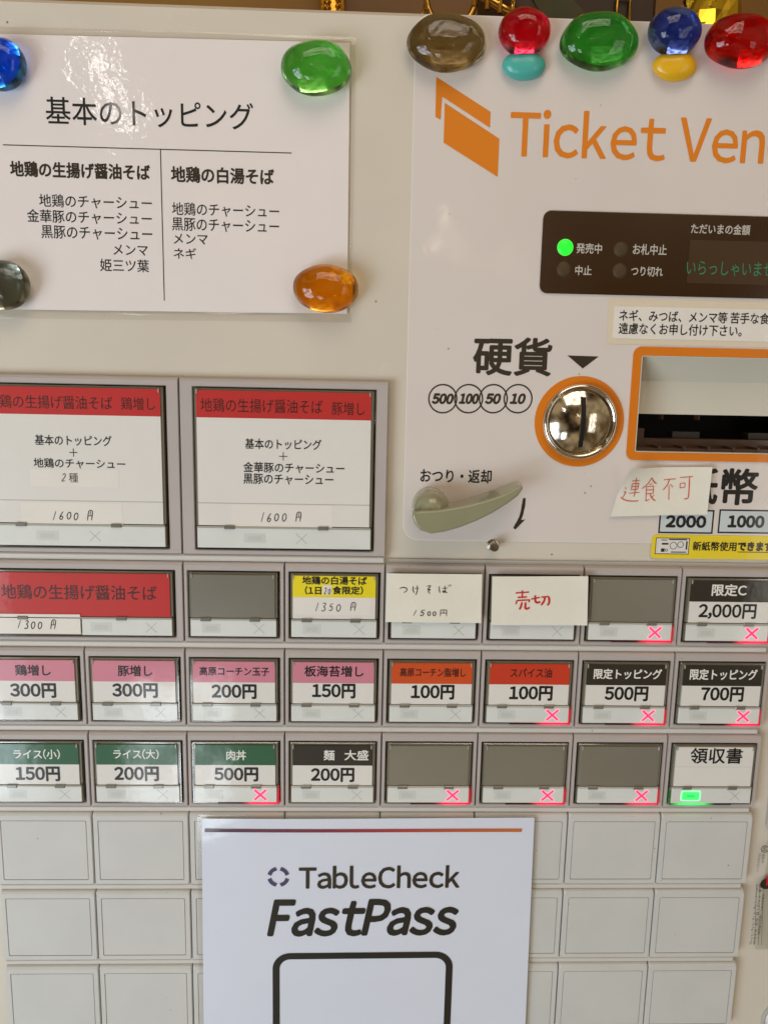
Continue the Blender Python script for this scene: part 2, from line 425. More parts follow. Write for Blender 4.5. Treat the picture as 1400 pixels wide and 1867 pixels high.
def T(mb, body, xl, xr, yc, h, d, mi=0, bold=0.0, ref=None, shear=0.0, dep=None):
    """letters whose ink spans xl..xr (photo px) at mid height yc, h px tall; bold in px"""
    V, F = text_mesh(body, shear); RV, _ = text_mesh(ref, shear) if ref else (V, F)
    bx0 = min(v[0] for v in RV); bx1 = max(v[0] for v in RV); by0 = min(v[1] for v in RV); by1 = max(v[1] for v in RV)
    x0 = P(xl, yc, d)[0]; x1 = P(xr, yc, d)[0]; xm = (xl + xr) / 2
    zt = P(xm, yc - h / 2, d)[1]; zb = P(xm, yc + h / 2, d)[1]
    px = abs(x1 - x0) / max(1, xr - xl)
    b = bold * px / 2
    sx = (x1 - x0 - 2 * b) / (bx1 - bx0); sz = (zt - zb - 2 * b) / (by1 - by0)
    offs = [(0, 0)]
    if bold: offs = [(b * math.cos(a_ * math.pi / 4), b * math.sin(a_ * math.pi / 4)) for a_ in range(8)] + [(0, 0)]
    for k, (ox, oz) in enumerate(offs):
        dd = d + k * 2.0e-6
        vv = []
        for x, y in V:
            X = x0 + b + (x - bx0) * sx + ox; Z = zb + b + (y - by0) * sz + oz
            vv.append((X, -((dep(X, Z) + k * 2e-6) if dep else dd), Z))
        mb.add(vv, F, mi)
G = {'1': [[(.62, 0), (.3, 1)]], '0': [[(.5, .12), (.15, .35), (.15, .75), (.5, 1), (.85, .75), (.85, .35), (.5, .12)]],
     '6': [[(.7, 0), (.3, .4), (.15, .8), (.5, 1), (.8, .75), (.5, .55), (.2, .72)]],
     '5': [[(.4, .08), (.3, .45), (.65, .42), (.85, .7), (.6, .98), (.15, .9)], [(.4, .08), (.9, .02)]],
     '3': [[(.2, .1), (.6, 0), (.8, .2), (.45, .45), (.8, .6), (.75, .9), (.4, 1), (.1, .9)]],
     '2': [[(.15, .2), (.5, 0), (.85, .2), (.6, .6), (.1, 1), (.9, .95)]],
     '円': [[(.08, 1), (.12, .05), (.92, .05), (.9, .98)], [(.5, .05), (.5, .52)], [(.1, .53), (.9, .5)]]}
def hand(mb, chars, xl, xr, yc, h, d, mi=0, w=1.5):
    n = len(chars); cw = (xr - xl) / n
    for i, ch in enumerate(chars):
        if ch == ' ': continue
        jx, jy, k_ = random.uniform(-.06, .06), random.uniform(-1, 1), random.uniform(.86, 1.04)
        for st in G[ch]:
            mb.stroke([P(xl + cw * (i + .14 + jx + .66 * u + .16 * (.5 - v)), yc - h / 2 * k_ + h * k_ * v + jy, d) for u, v in st], w * .00034, d, mi)
def strokes(mb, sts, ox, oy, sc, w, dep, mi=0):
    d0 = dep(0, 0) if not callable(dep) else None
    for st in sts:
        mb.stroke([P(ox + x / sc, oy + y / sc, .003) for x, y in st], w, dep, mi)

# ------------------------------------------------------------------ the setting
mb = MB(); YB = 0.42
mb.add([(-1.6, YB, ZR - .6), (2.0, YB, ZR - .6), (2.0, YB, ZR + 1.6), (-1.6, YB, ZR + 1.6)], [(0, 1, 2, 3)])
w_ = mb.build('wall', 'wall'); w_['kind'] = 'structure'

# ------------------------------------------------------------------ the ticket machine
XL, XR = -0.06, 8.72 * U
ZT = P(700, 19)[1]
ZB = ZR - 8.2 * RH
root = empty('ticket_machine', (XL + (XR - XL) / 2, 0.15, ZB))
tag(root, 'beige ticket vending machine with rows of menu buttons, coin slot and banknote inlet', 'ticket machine')
inl = [P(1167, 648), P(1155, 824)]
IX0 = (inl[0][0] + inl[1][0]) / 2; IZ1 = inl[0][1]; IZ0 = inl[1][1]; IX1 = IX0 + .118
hole = rrect(IX0, IZ0, IX1, IZ1, .0008, 2)
mb = MB()
mb.prism([(XL, ZB), (XR, ZB), (XR, ZT), (XL, ZT)], -.30, 0, 0, holes=[hole], bev=.0022)
mb.build('cabinet', 'cabinet', root)
# glossy printed film on the upper right of the front
fx0 = P(744, 560)[0]; fz1 = P(900, 30)[1]; fz0 = P(860, 986)[1]; fx1 = XR - .008
mb = MB()
fr = rrect(fx0, fz0, fx1, fz1, .0085, 8)
mb.prism(fr, 0.0002, .0005, 1, holes=[hole])
fr2 = rrect(fx0 + .0005, fz0 + .0005, fx1 - .0005, fz1 - .0005, .0080, 8)
mb.prism(fr2, .0005, .00062, 0, holes=[hole])
film = mb.build('front_panel', ['panel', 'filmedge'], root)
DF = .00075
# printing on the film
mb = MB(); T(mb, 'Ticket Vending', 929, 1395, 249, 88, DF, 0, bold=2.2, ref='Ticket Ven'); mb.build('title_lettering', 'logo', film)
mb = MB()
for pl in ([(795, 140), (894, 204), (893, 233), (806, 176), (803, 218), (793.5, 213)], [(810.5, 187.5), (910, 253), (907, 322.5), (808.5, 260)]):
    mb.prism([P(x, y, DF) for x, y in pl], DF, DF)
mb.build('ticket_emblem', 'logo', film)
mb = MB(); T(mb, '硬貨', 862, 1006, 650, 71, DF, 0, bold=3.5); mb.prism([P(1034, 648, DF), P(1091, 650, DF), P(1062, 672, DF)], DF, DF)
mb.build('coin_lettering', 'inkbrown', film)
mb = MB()
for cx, s_, a_, b_ in ((807, '500', 787, 827), (854, '100', 836, 873), (899, '50', 884, 913), (944, '10', 929, 958)):
    c = P(cx, 727, DF); r = .0080
    mb.prism(circle(*c, r), DF + (cx - 807) * 1e-7, DF + (cx - 807) * 1e-7, 0, holes=[circle(*c, r - .0008)])
    T(mb, s_, a_, b_, 727, 20, DF + .00005, 0, bold=2.6, shear=.22)
mb.build('coin_values', 'inkbrown', film)
mb = MB(); T(mb, 'おつり・返却', 766, 896, 868, 25, DF, 0, bold=1.0); mb.build('return_lettering', 'ink', film)
mb = MB()
def c5(x, y): return P(720 + x / 4.375, 820 + y / 4.375, DF)
mb.stroke([c5(1030, 385), c5(1022, 450), c5(1000, 540), c5(950, 630)], .0018, DF)
mb.prism([c5(1038, 556), c5(955, 640), c5(985, 562)], DF + .00004, DF + .00004)
mb.build('turn_arrow', 'inkbrown', film)
mb = MB(); T(mb, '紙幣', 1237, 1381, 887, 68, DF, 0, bold=3.5); mb.build('banknote_lettering', 'ink', film)
mb = MB()
for x0, x1, s_, a_, b_ in ((1199, 1302, '2000', 1213, 1287), (1307, 1412, '1000', 1326, 1393)):
    p0 = P(x0, 972, DF); p1 = P(x1, 930, DF); t_ = .0009
    mb.prism(rrect(p0[0], p0[1], p1[0], p1[1]), DF, DF, 0, holes=[rrect(p0[0] + t_, p0[1] + t_, p1[0] - t_, p1[1] - t_)])
    mb.quad([(p0[0] + t_, p0[1] + t_), (p1[0] - t_, p0[1] + t_), (p1[0] - t_, p1[1] - t_), (p0[0] + t_, p1[1] - t_)], DF, 1)
    T(mb, s_, a_, b_, 951, 23, DF + .00006, 0, bold=3.0)
mb.build('banknote_values', ['ink', 'billbox'], film)
# display
p0 = P(983, 537); p1 = P(988, 387)
dx0 = (p0[0] + p1[0]) / 2; dz0 = P(1192, 540)[1]; dz1 = P(1194, 390)[1]; dx1 = dx0 + .165
mb = MB(); mb.prism(rrect(dx0, dz0, dx1, dz1, .0042), DF - .0001, .0016, 0, bev=.0003)
disp = mb.build('display', 'display', root)
DD = .0017
for cx, cy, on in ((1030, 451, 1), (1028, 491, 0), (1132, 455, 0), (1130, 494, 0)):
    c = P(cx, cy, DD); mb = MB()
    mb.lathe(*c, [(.0040, DD), (.0038, DD + .0005), (.0022, DD + .0009), (.0002, DD + .001)], 0, 28, cap1=True)
    mb.prism(circle(*c, .0043, 28), DD - .00005, DD - .00002, 1)
    mb.build('status_lamp', ['ledgreen', 'ledring'] if on else ['ledoff', 'screen'], disp)['label'] = 'lit green lamp' if on else 'unlit brown lamp'
q0 = P(1251, 516, DD); q1 = P(1254, 437, DD)
mb = MB(); mb.prism(rrect(q0[0], q0[1], q0[0] + .072, q1[1], .0006, 2), DD, DD); mb.build('screen', 'screen', disp)
mb = MB()
for s_, a_, b_, y, h in (('発売中', 1050, 1097, 453, 19), ('中止', 1048, 1078, 493, 18), ('お札中止', 1153, 1215, 455, 20), ('つり切れ', 1150, 1208, 495, 18), ('ただいまの金額', 1259, 1367, 418, 19)):
    T(mb, s_, a_, b_, y, h, DD + .0001, 0, bold=.7)
mb.build('display_lettering', 'grey_ink', disp)
mb = MB(); T(mb, 'いらっしゃいませ', 1251, 1409, 490, 26, DD + .0002, 0); mb.build('lit_message', 'vfd', disp)
# coin slot
cc = P(1055.5, 769, DF); mb = MB()
mb.prism(circle(*cc, .0247, 64), DF - .0001, .0010, 0, bev=.0001)
coin = mb.build('coin_slot', 'frameorange', root)
mb = MB(); R_ = .0207
mb.lathe(*cc, [(R_, .0010), (R_, .0028), (R_ - .0006, .0042), (R_ - .0016, .0048), (R_ - .0026, .0044), (R_ - .0031, .0034), (R_ - .0033, .0030)], 0, 64)
mb.build('bezel', 'chrome', coin)
Rd = R_ - .0033
def dome(r): return .0030 + .0052 * (1 - (r / Rd) ** 2)
mb = MB(); mb.lathe(*cc, [(Rd * k / 14, dome(Rd * k / 14)) for k in range(14, 0, -1)] + [(.0002, dome(0))], 0, 64, cap1=True)
mb.build('slot_dome', 'chrome', coin)
mb = MB(); hw = .00125; V = []; n = 16; Ls = .0136
for k in range(n + 1):
    z = -Ls + 2 * Ls * k / n
    for sx_, e_ in ((-hw - .0004, -.0001), (-hw, .00035), (hw, .00035), (hw + .0004, -.0001)): V.append((cc[0] + sx_, -(dome(abs(z)) + e_), cc[1] + z))
F0 = []
for k in range(n):
    for j in range(3): F0.append((k * 4 + j, k * 4 + j + 1, k * 4 + 4 + j + 1, k * 4 + 4 + j))
for i, f in enumerate(F0): mb.add([V[j] for j in f], [(0, 1, 2, 3)], 0 if i % 3 == 1 else 1)
mb.build('coin_opening', ['void', 'chrome'], coin)
# banknote inlet
o0 = P(1139, 838); o1 = P(1154, 632); ox0 = (o0[0] + o1[0]) / 2
mb = MB()
mb.prism(rrect(ox0, o0[1], IX1 + .004, o1[1], .0042), DF - .0001, .0014, 0, holes=[rrect(IX0, IZ0, IX1, IZ1, .0008, 2)])
inlet = mb.build('banknote_inlet', 'frameorange', root)
mb = MB(); t_ = .0005
mb.prism(rrect(IX0 + .0001, IZ0 + .0001, IX1 - .0001, IZ1 - .0001, .0008, 2), -.004, .0017, 0, holes=[rrect(IX0 + t_, IZ0 + t_, IX1 - t_, IZ1 - t_, .0006, 2)])
mb.build('inlet_rim', 'inlet', inlet)
zA = P(1300, 697, -.012)[1]; zBk = P(1300, 757, -.012)[1]
mb = MB()
def bx(x0, x1, z0, z1, d0, d1, mi=0): mb.prism(rrect(x0, z0, x1, z1), d0, d1, mi)
mb.add([(IX0 - .001, .001, IZ1), (IX1, .001, IZ1), (IX1, .012, zA), (IX0 - .001, .012, zA)], [(0, 1, 2, 3)])    # sloping hood
mb.add([(IX0 - .001, .012, zA), (IX1, .012, zA), (IX1, .0135, zBk), (IX0 - .001, .0135, zBk)], [(0, 1, 2, 3)])  # plate
mb.add([(IX0 - .0002, .001, IZ1), (IX0 - .0002, .0135, IZ1), (IX0 - .0002, .0135, zBk), (IX0 - .0002, .001, zBk)], [(0, 1, 2, 3)])
mb.add([(IX1, .001, IZ1), (IX1, .0135, IZ1), (IX1, .0135, zBk), (IX1, .001, zBk)], [(0, 1, 2, 3)])
mb.build('inlet_hood', 'inlet', inlet)
mb = MB()
mb.add([(IX0 - .0002, .0005, IZ0), (IX0 - .0002, .06, IZ0), (IX0 - .0002, .06, zBk), (IX0 - .0002, .0005, zBk)], [(0, 1, 2, 3)])
mb.add([(IX1, .0005, IZ0), (IX1, .06, IZ0), (IX1, .06, zBk), (IX1, .0005, zBk)], [(0, 1, 2, 3)])
mb.add([(IX0, .06, IZ0), (IX1, .06, IZ0), (IX1, .06, zBk + .01), (IX0, .06, zBk + .01)], [(0, 1, 2, 3)], 1)
mb.add([(IX0, .0138, zBk), (IX1, .0138, zBk), (IX1, .06, zBk), (IX0, .06, zBk)], [(0, 1, 2, 3)], 1)
mb.add([(IX0, .0005, IZ0), (IX1, .0005, IZ0), (IX1, .06, IZ0 + .002), (IX0, .06, IZ0 + .002)], [(0, 1, 2, 3)], 0)
bx(IX0 + .010, IX1, IZ0 + .0015, IZ0 + .0068, -.024, -.014)
bx(IX0 + .0005, IX0 + .0095, IZ0 + .0010, IZ0 + .0125, -.028, -.012)
bx(IX0 + .0002, IX1, IZ0 + .0002, IZ0 + .0022, -.013, -.003)
bx(IX0 + .020, IX0 + .0204, zBk - .003, zBk - .0003, -.02, -.0136)
bx(IX0 + .041, IX0 + .0414, zBk - .003, zBk - .0003, -.02, -.0136)
for k in range(7):                                    # ribs along the throat floor
    bx(IX0 + .014 + .014 * k, IX0 + .0152 + .014 * k, IZ0 + .0022, IZ0 + .0034, -.013, -.0005)
mb.build('inlet_throat', ['inletdark', 'void'], inlet)
for k in range(2):
    mb = MB(); bx(IX0 + .030 + .045 * k, IX0 + .046 + .045 * k, IZ0 + .0070, IZ0 + .0105, -.030, -.022); mb.build('feed_roller', 'recess', inlet)
# return lever and its hub
def c6(x, y, d): return P(720 + x / 4.375, 820 + y / 4.375, d) + (d,)
DLF = .0235
fpx = [(142, 500), (215, 489), (290, 487), (380, 478), (480, 462), (590, 440), (700, 413), (800, 382), (900, 340), (975, 298), (1000, 287), (1016, 292), (1020, 312), (985, 366), (900, 430), (780, 505), (650, 570), (520, 620), (400, 655), (290, 672), (205, 645), (158, 590), (140, 540)]
bpx = [(150, 470), (215, 440), (290, 430), (380, 428), (470, 412), (570, 388), (690, 352), (790, 316), (880, 279), (945, 252), (985, 250), (1012, 266)]
front = [c6(x, y, DLF) for x, y in fpx]
gx, gz = sum(q[0] for q in front) / len(front), sum(q[1] for q in front) / len(front)
back = []
for k, q in enumerate(front):
    if k < len(bpx): back.append(c6(*bpx[k], .008))
    else: back.append((q[0] + .0004, q[1] + .0006, .008))
tmp = MB()
def insp(loop, b, dd):
    n = len(loop); o = []
    for i in range(n):
        a_ = Vector(loop[i - 1][:2]); c0 = Vector(loop[i][:2]); b_ = Vector(loop[(i + 1) % n][:2])
        t_ = (b_ - a_).normalized(); q = c0 + Vector((t_.y, -t_.x)) * b
        o.append((q.x, q.y, dd))
    return o
mb = MB()
mb.rings([back, insp(front, -.0001, DLF - .0012)], 0, False, cap0=True, cap1=False)
lv = [insp(front, -.0001, DLF - .0012), insp(front, .0002, DLF - .0005), insp(front, .0006, DLF - .0001), insp(front, .0012, DLF + .0001)]
mb.rings(lv, 0, True, cap1=False)
mb.prism([(q[0], q[1]) for q in lv[-1]], DLF + .0001, DLF + .0001)
lever = mb.build('return_lever', 'lever', root)
mb = MB(); hc = P(786, 925, .010)
mb.lathe(*hc, [(.0100, .0006), (.0100, .0100), (.0096, .0130), (.0086, .0160), (.0068, .0185), (.0040, .0203), (.0002, .0209)], 0, 40, cap1=True)
mb.build('hub', 'lever', lever)
# peg under the lever
pc = P(899, 995, .003); mb = MB()
mb.lathe(*pc, [(.0033, .0002), (.0033, .0010), (.0027, .0012), (.0025, .0012), (.0025, .0072), (.0022, .0076), (.0002, .0077)], 0, 32, smooth=False, cap1=True)
mb.build('peg', 'steel', root)
# rails the button housings sit on
def colx(c): return c * U
def rowz(r): return ZR - r * RH
mb = MB(); mb.prism(rrect(0, rowz(7) + .002, 8 * U - .0012, rowz(1) + .0022, 0), .0002, .0012, 0); mb.build('grid_backplate', 'groove', root)
for r in range(2, 7):
    z1 = rowz(r - 1) - HB - .0002; z0 = rowz(r) + .0002
    mb = MB(); mb.prism(rrect(.0004, z0, 8 * U - .0022, z1), .0010, .0042, 0, bev=.0009); mb.build('rail', 'rail', root)
z1 = rowz(0) - HB - .0002; z0 = rowz(1) + .0002
mb = MB(); mb.prism(rrect(.0004, z0, 4 * U - .0003, z1), .0002, .0042, 0, bev=.0009); mb.build('rail', 'rail', root)

# ---- menu buttons
def housing_mesh(x0, x1, z0, z1, h, dback=.0011, dfront=DH):
    mb = MB(); g = .00022; x0 += g; x1 -= g
    o = lambda ix, it, ib, d: [(x0 + ix, z0 + ib, d), (x1 - ix, z0 + ib, d), (x1 - ix, z1 - it, d), (x0 + ix, z1 - it, d)]
    hh = lambda k, d: [(h[0] + k, h[1] + k, d), (h[2] - k, h[1] + k, d), (h[2] - k, h[3] - k, d), (h[0] + k, h[3] - k, d)]
    mb.rings([o(0, 0, 0, dback), o(0, 0.0001, 0, dfront - .0024), o(.0002, .0008, .0002, dfront - .0008), o(.0004, .0020, .0004, dfront),
              hh(-.0004, dfront), hh(0, dfront - .0004), hh(0, dback + .0002)], 0, cap1=False)
    return mb
def menu_button(c, r, w=1, hgt=1, label=None):
    x0, x1 = colx(c), colx(c + w); z1 = rowz(r); z0 = rowz(r + hgt - 1) - HB
    h = (x0 + .0024, z0 + .0023, x1 - .0025, z1 - .0050)
    if hgt > 1: h = (x0 + .0072, z0 + .0028, x1 - .0067, z1 - .0048)
    elif w > 1: h = (x0 + .0040, z0 + .0023, x1 - .0043, z1 - .0050)
    hb = housing_mesh(x0, x1, z0, z1, h)
    hs = hb.build('menu_button', 'housing', root)
    if label: hs['label'] = label
    mb = MB()                                           # dark well
    mb.prism(rrect(h[0] + .00003, h[1] + .00003, h[2] - .00003, h[3] - .00003), .0013, .0016, 0)
    mb.build('well', 'recess', hs)
    return hs, h
DC = .0068                                              # cards stand here
def fit_out(hs, h, kind, lit=None, strip_x0=None, split=None, marks=True):
    """clear lid with its edges, hinge, lower strip with its marks; returns card rectangle"""
    x0, z0, x1, z1 = h
    cz = split if split is not None else z0 + (z1 - z0) * .298
    c = (x0 + .0024, cz + .0009, x1 - .0027, z1 - .0018)          # card
    s = (x0 + .0017, z0 + .0016, x1 - .0019, cz - .0005)          # strip
    b = 0.00085
    mb = MB()                                           # lid edges: outer and inner walls of clear acrylic
    mb.prism(rrect(x0 + .0005, z0 + .0005, x1 - .0005, z1 - .0004, .0006, 2), .0018, DC - .0006, 0,
             holes=[rrect(x0 + .0005 + b, z0 + .0005 + b, x1 - .0005 - b, z1 - .0004 - b, .0003, 2)], bev=.0003)
    mb.build('lid_edge', 'acrylic', hs)
    mb = MB()
    ci = .0003
    mb.prism(rrect(c[0] - .0013, c[1] - .0002, c[2] + .0014, c[3] + .0011), .0020, DC - .0010, 0)
    mb.prism(rrect(s[0] - .0006, s[1] - .0003, s[2] + .0007, s[3] + .0003), .0020, DC - .0012, 0)
    mb.build('lid_body', 'lip', hs)
    mb = MB()                                           # hinge: thin bar with two darker tabs, small corner clips
    mb.prism(rrect(s[0], cz - .0004, s[2], cz + .0005, .0002, 2), DC - .0011, DC + .0006, 0, bev=.0002)
    w = x1 - x0
    mb.build('hinge', 'hinge', hs)
    for u in (.20, .73):
        if w > .08: u = u * .98
        tw = .0058
        xa = x0 + w * u; mb = MB()
        mb.prism(rrect(xa - tw / 2, cz - .0010, xa + tw / 2, cz + .0010, .0003, 2), DC - .0010, DC + .0011, 0, bev=.0003)
        mb.build('hinge_tab', 'hingedark', hs)
    for xa in (c[0] + .0005, c[2] - .0005):
        mb = MB(); mb.prism(rrect(xa - .0005, c[3] - .0018, xa + .0001, c[3] + .0003), DC - .0005, DC + .0006, 0)
        mb.build('corner_clip', 'hinge', hs)
    mb = MB()
    sx0 = strip_x0 if strip_x0 is not None else s[0]
    mb.prism(rrect(sx0, s[1], s[2], s[3]), DC - .0011, DC, 0, bev=.00015)
    st = mb.build('lower_strip', 'strip', hs)
    sz = (s[1] + s[3]) / 2; hh = (s[3] - s[1])
    if marks:
        k = .0090 if w < .08 else .0105
        xm = s[0] + (s[2] - s[0]) * (.24 if w < .08 else .33)
        if sx0 > s[0]: xm = sx0 + .0105
        mb = MB(); glow = lit == 'green'
        if glow:
            mb.prism(rrect(xm - k * .66, sz - .0033, xm + k * .66, sz + .0033, .001), DC + .0001, DC + .00015, 0)
            mb.prism(rrect(xm - k * .56, sz - .0025, xm + k * .56, sz + .0025, .0006), DC + .0002, DC + .00025, 1)
            mb.prism(rrect(xm - k * .26, sz - .0010, xm + k * .26, sz + .0008, .0004), DC + .0003, DC + .0003, 2)
            mb.build('lamp_patch', ['gglow', 'gcore', 'gdim'], hs)['label'] = 'lit green patch'
        else:
            mb.prism(rrect(xm - k * .56, sz - .0026, xm + k * .56, sz + .0026, .0003), DC + .00008, DC + .00008, 0)
            mb.prism(rrect(xm - k * .36, sz - .0015, xm + k * .36, sz + .0012, .0008), DC + .00014, DC + .00014, 1)
            mb.build('lamp_patch', ['faintbox', 'faintcore'], hs)
        xx = s[0] + (s[2] - s[0]) * (.80 if w < .08 else .60)
        if sx0 > s[0]: xx = s[0] + (s[2] - s[0]) * .885
        mb = MB(); q = .0033
        if lit == 'red':
            for wd, dd, mi, e_ in ((.0021, DC + .0001, 0, .0004), (.00135, DC + .0002, 1, 0)):
                for sgn in (1, -1):
                    mb.stroke([(xx - q - e_, sz - sgn * (q * .92 + e_)), (xx + q + e_, sz + sgn * (q * .92 + e_))], wd / .85, dd + sgn * 1e-5, mi)
            mb.build('cross_mark', ['xglow', 'xcore'], hs)['label'] = 'lit pink-red cross'
        else:
            for sgn in (1, -1):
                mb.stroke([(xx - q * .9, sz - sgn * q * .86), (xx + q * .9, sz + sgn * q * .86)], .00042, DC + .0001 + sgn * 1e-5)
            mb.build('cross_mark', 'faint', hs)
        if lit:  # mark's spill into the clear edge, painted as emissive bars
            gx = xx + .0015 if lit == 'red' else xm + .001
            mb = MB()
            wl = .026 if lit == 'red' else .024
            mb.prism(rrect(max(x0 + .001, gx - wl), z0 + .0003, min(x1 - .0006, gx + wl), z0 + .00125), .0020, DC - .0003, 0)
            if lit == 'red':
                mb.prism(rrect(x1 - .00150, z0 + .0013, x1 - .0008, z0 + .0095), .0020, DC - .0005, 0)
            else:
                mb.prism(rrect(x0 + .0007, z0 + .0013, x0 + .0013, z0 + .0085), .0020, DC - .0005, 0)
            mb.build('edge_glow', 'glowred' if lit == 'red' else 'glowgreen', hs, origin=(gx, -.004, z0))
    return c, s
def card(hs, c, parts):
    """parts: list of (fraction from top, fraction to, material key)"""
    mb = MB(); ms = []
    for i, (a_, b_, m_) in enumerate(parts):
        H = c[3] - c[1]
        mb.prism(rrect(c[0], c[3] - H * b_, c[2], c[3] - H * a_), DC - .0009, DC, i); ms.append(m_)
    return mb.build('label_card', ms, hs)
DT = DC + .00012
def letters(hs, items, mk='ink', name='lettering'):
    mb = MB()
    for it in items: T(mb, it[0], it[1], it[2], it[3], it[4], DT, 0, bold=it[5] if len(it) > 5 else 0)
    return mb.build(name, mk, hs)

# large buttons
for (c, lab, bandt, lines, slips) in (
    (0, 'large red topped menu button with a small handwritten slip in its middle',
     [('地鶏の生揚げ醤油そば', -23, 205, 733, 24), ('鶏増し', 221, 283, 736, 23)],
     [('基本のトッピング', 64, 204, 803, 19, .5), ('+', 127, 142, 825, 15), ('地鶏のチャーシュー', 62, 229, 845, 18, .5)],
     [(57, 217, 857, 886, None), (41, 224, 918, 956, '1600 円')]),
    (2, 'large red topped menu button with two lines of topping text',
     [('地鶏の生揚げ醤油そば', 366, 588, 740, 25), ('豚増し', 605, 665, 745, 24)],
     [('基本のトッピング', 447, 586, 810, 19, .5), ('+', 509, 524, 832, 15), ('金華豚のチャーシュー', 444, 628, 853, 19, .5), ('黒豚のチャーシュー', 444, 608, 874, 19, .5)],
     [(423, 606, 922, 960, '1600 円')])):
    hs, h = menu_button(c, -1, 2, 2, lab)
    sp = P(500, 962, DC)[1]
    cd, st = fit_out(hs, h, 'big', split=sp)
    H = cd[3] - cd[1]
    card(hs, cd, [(0, .198, 'red'), (.198, .828, 'card'), (.828, .835, 'groove'), (.835, 1, 'card')])
    letters(hs, bandt, 'inkred', 'band_lettering')
    letters(hs, lines, 'ink')
    for (xa, xb, ya, yb, pr) in slips:
        q0 = P(xa, yb, DT); q1 = P(xb, ya, DT); mb = MB()
        mb.prism(rrect(q0[0], q0[1], q1[0], q1[1]), DC, DT, 0)
        sl = mb.build('paper_slip', 'slip', hs)
        mb = MB()
        if pr:
            mid = (xa + xb) / 2
            hand(mb, pr, 95 if c == 0 else 473, 172 if c == 0 else 551, 940 if c == 0 else 943, 17, DT + .0001, 0, 1.5)
            mb.build('handwritten_price', 'pencil', hs)
        else:
            hand(mb, '2', 112, 123, 871, 14, DT + .0001, 0, 1.3); T(mb, '種', 126, 143, 871, 17, DT + .0001, 0)
            mb.build('handwriting', 'pencil', hs)
# wide red button of row one
hs, h = menu_button(0, 1, 2, 1, 'wide red menu button with a white price slip')
cd, st = fit_out(hs, h, 'wide', strip_x0=P(150, 1138, DC)[0])
card(hs, cd, [(0, 1, 'red')])
letters(hs, [('地鶏の生揚げ醤油そば', 3, 286, 1080, 27, .4)], 'inkred')
mb = MB(); q0 = P(-30, 1154, DC); q1 = P(147, 1120, DC); mb.prism(rrect(max(q0[0], .003), q0[1], q1[0], q1[1]), DC - .0006, DC + .0006); mb.build('paper_slip', 'slip', hs)
mb = MB(); hand(mb, '1300 円', 31, 104, 1139, 16, DC + .0007, 0, 1.5); mb.build('handwritten_price', 'pencil', hs)

ROWS = []
def std(c, r, band, title, price, lit=None, tcol='ink', lab=None):
    hs, h = menu_button(c, r, 1, 1, lab)
    cd, st = fit_out(hs, h, 'std', lit=lit)
    if band is None:
        card(hs, cd, [(0, 1, 'empty')]); return hs
    card(hs, cd, [(0, .50, band), (.50, 1, 'card')])
    if title: letters(hs, title, tcol, 'item_lettering')
    if price: letters(hs, price, 'ink', 'price_lettering')
    return hs
E_ = 'empty smoked-glass menu button'
std(2, 1, None, 0, 0, None, lab=E_ + ' with unlit cross')
hs = std(3, 1, 'yellow', [('地鶏の白湯そば', 551, 669, 1058.5, 15.5, .9), ('(1日', 556, 586, 1076.5, 15.5, .9), ('食限定)', 606, 662, 1076.5, 15.5, .9)], None, None, 'ink', 'yellow topped menu button with handwritten price')
mb = MB(); q0 = P(588, 1084, DC); q1 = P(605, 1067, DC); mb.prism(rrect(q0[0], q0[1], q1[0], q1[1]), DC, DC + .0001)
q0 = P(536, 1120, DC); q1 = P(677, 1090, DC); mb.prism(rrect(q0[0], q0[1], q1[0], q1[1]), DC, DC + .0001); mb.build('paper_slip', 'slip', hs)
mb = MB(); hand(mb, '1350 円', 572, 650, 1107, 15, DC + .0002, 0, 1.4); hand(mb, '20', 590, 604, 1077, 12, DC + .0002, 0, 1.2); mb.build('handwritten_price', 'pencil', hs)
std(4, 1, None, 0, 0, None, lab='menu button half covered by a handwritten note')
std(5, 1, None, 0, 0, None, lab='menu button half covered by a sold-out note')
std(6, 1, None, 0, 0, 'red', lab=E_ + ' with lit red cross')
std(7, 1, 'black', [('限定C', 1297, 1361, 1076, 22, 1.2)], [('2,000円', 1273, 1378, 1115, 28, 1.8)], 'red', 'white_ink', 'black topped menu button with lit red cross')
std(0, 2, 'pink', [('鶏増し', 28, 93, 1222, 20, .8)], [('300円', 19, 103, 1259, 27, 2.2)], None, lab='pink topped menu button')
std(1, 2, 'pink', [('豚増し', 215, 278, 1223, 20, .8)], [('300円', 205, 288, 1259, 27, 2.2)], None, lab='pink topped menu button')
std(2, 2, 'pink', [('高原コーチン玉子', 364, 491, 1224, 16, .6)], [('200円', 386, 468, 1261, 27, 2.2)], None, lab='pink topped menu button')
std(3, 2, 'pink', [('板海苔増し', 555, 663, 1224, 20, .8)], [('150円', 569, 648, 1260, 27, 2.2)], None, lab='pink topped menu button')
std(4, 2, 'orange', [('高原コーチン脂増し', 729, 849, 1226, 16, .5)], [('100円', 749, 828, 1262, 27, 2.2)], None, 'inkred', 'orange topped menu button')
std(5, 2, 'vermilion', [('スパイス油', 930, 1006, 1227, 17, .6)], [('100円', 928, 1007, 1264, 27, 2.2)], 'red', 'inkred', 'vermilion topped menu button with lit red cross')
std(6, 2, 'black', [('限定トッピング', 1082, 1206, 1229, 19, 1.0)], [('500円', 1102, 1181, 1265, 27, 2.2)], 'red', 'white_ink', 'black topped menu button with lit red cross')
std(7, 2, 'black', [('限定トッピング', 1257, 1380, 1230, 20, 1.0)], [('700円', 1277, 1355, 1266, 27, 2.2)], 'red', 'white_ink', 'black topped menu button with lit red cross')
std(0, 3, 'green', [('ライス(小)', 25, 110, 1375, 18, .7)], [('150円', 29, 110, 1411, 27, 2.2)], None, 'white_ink', 'green topped menu button')
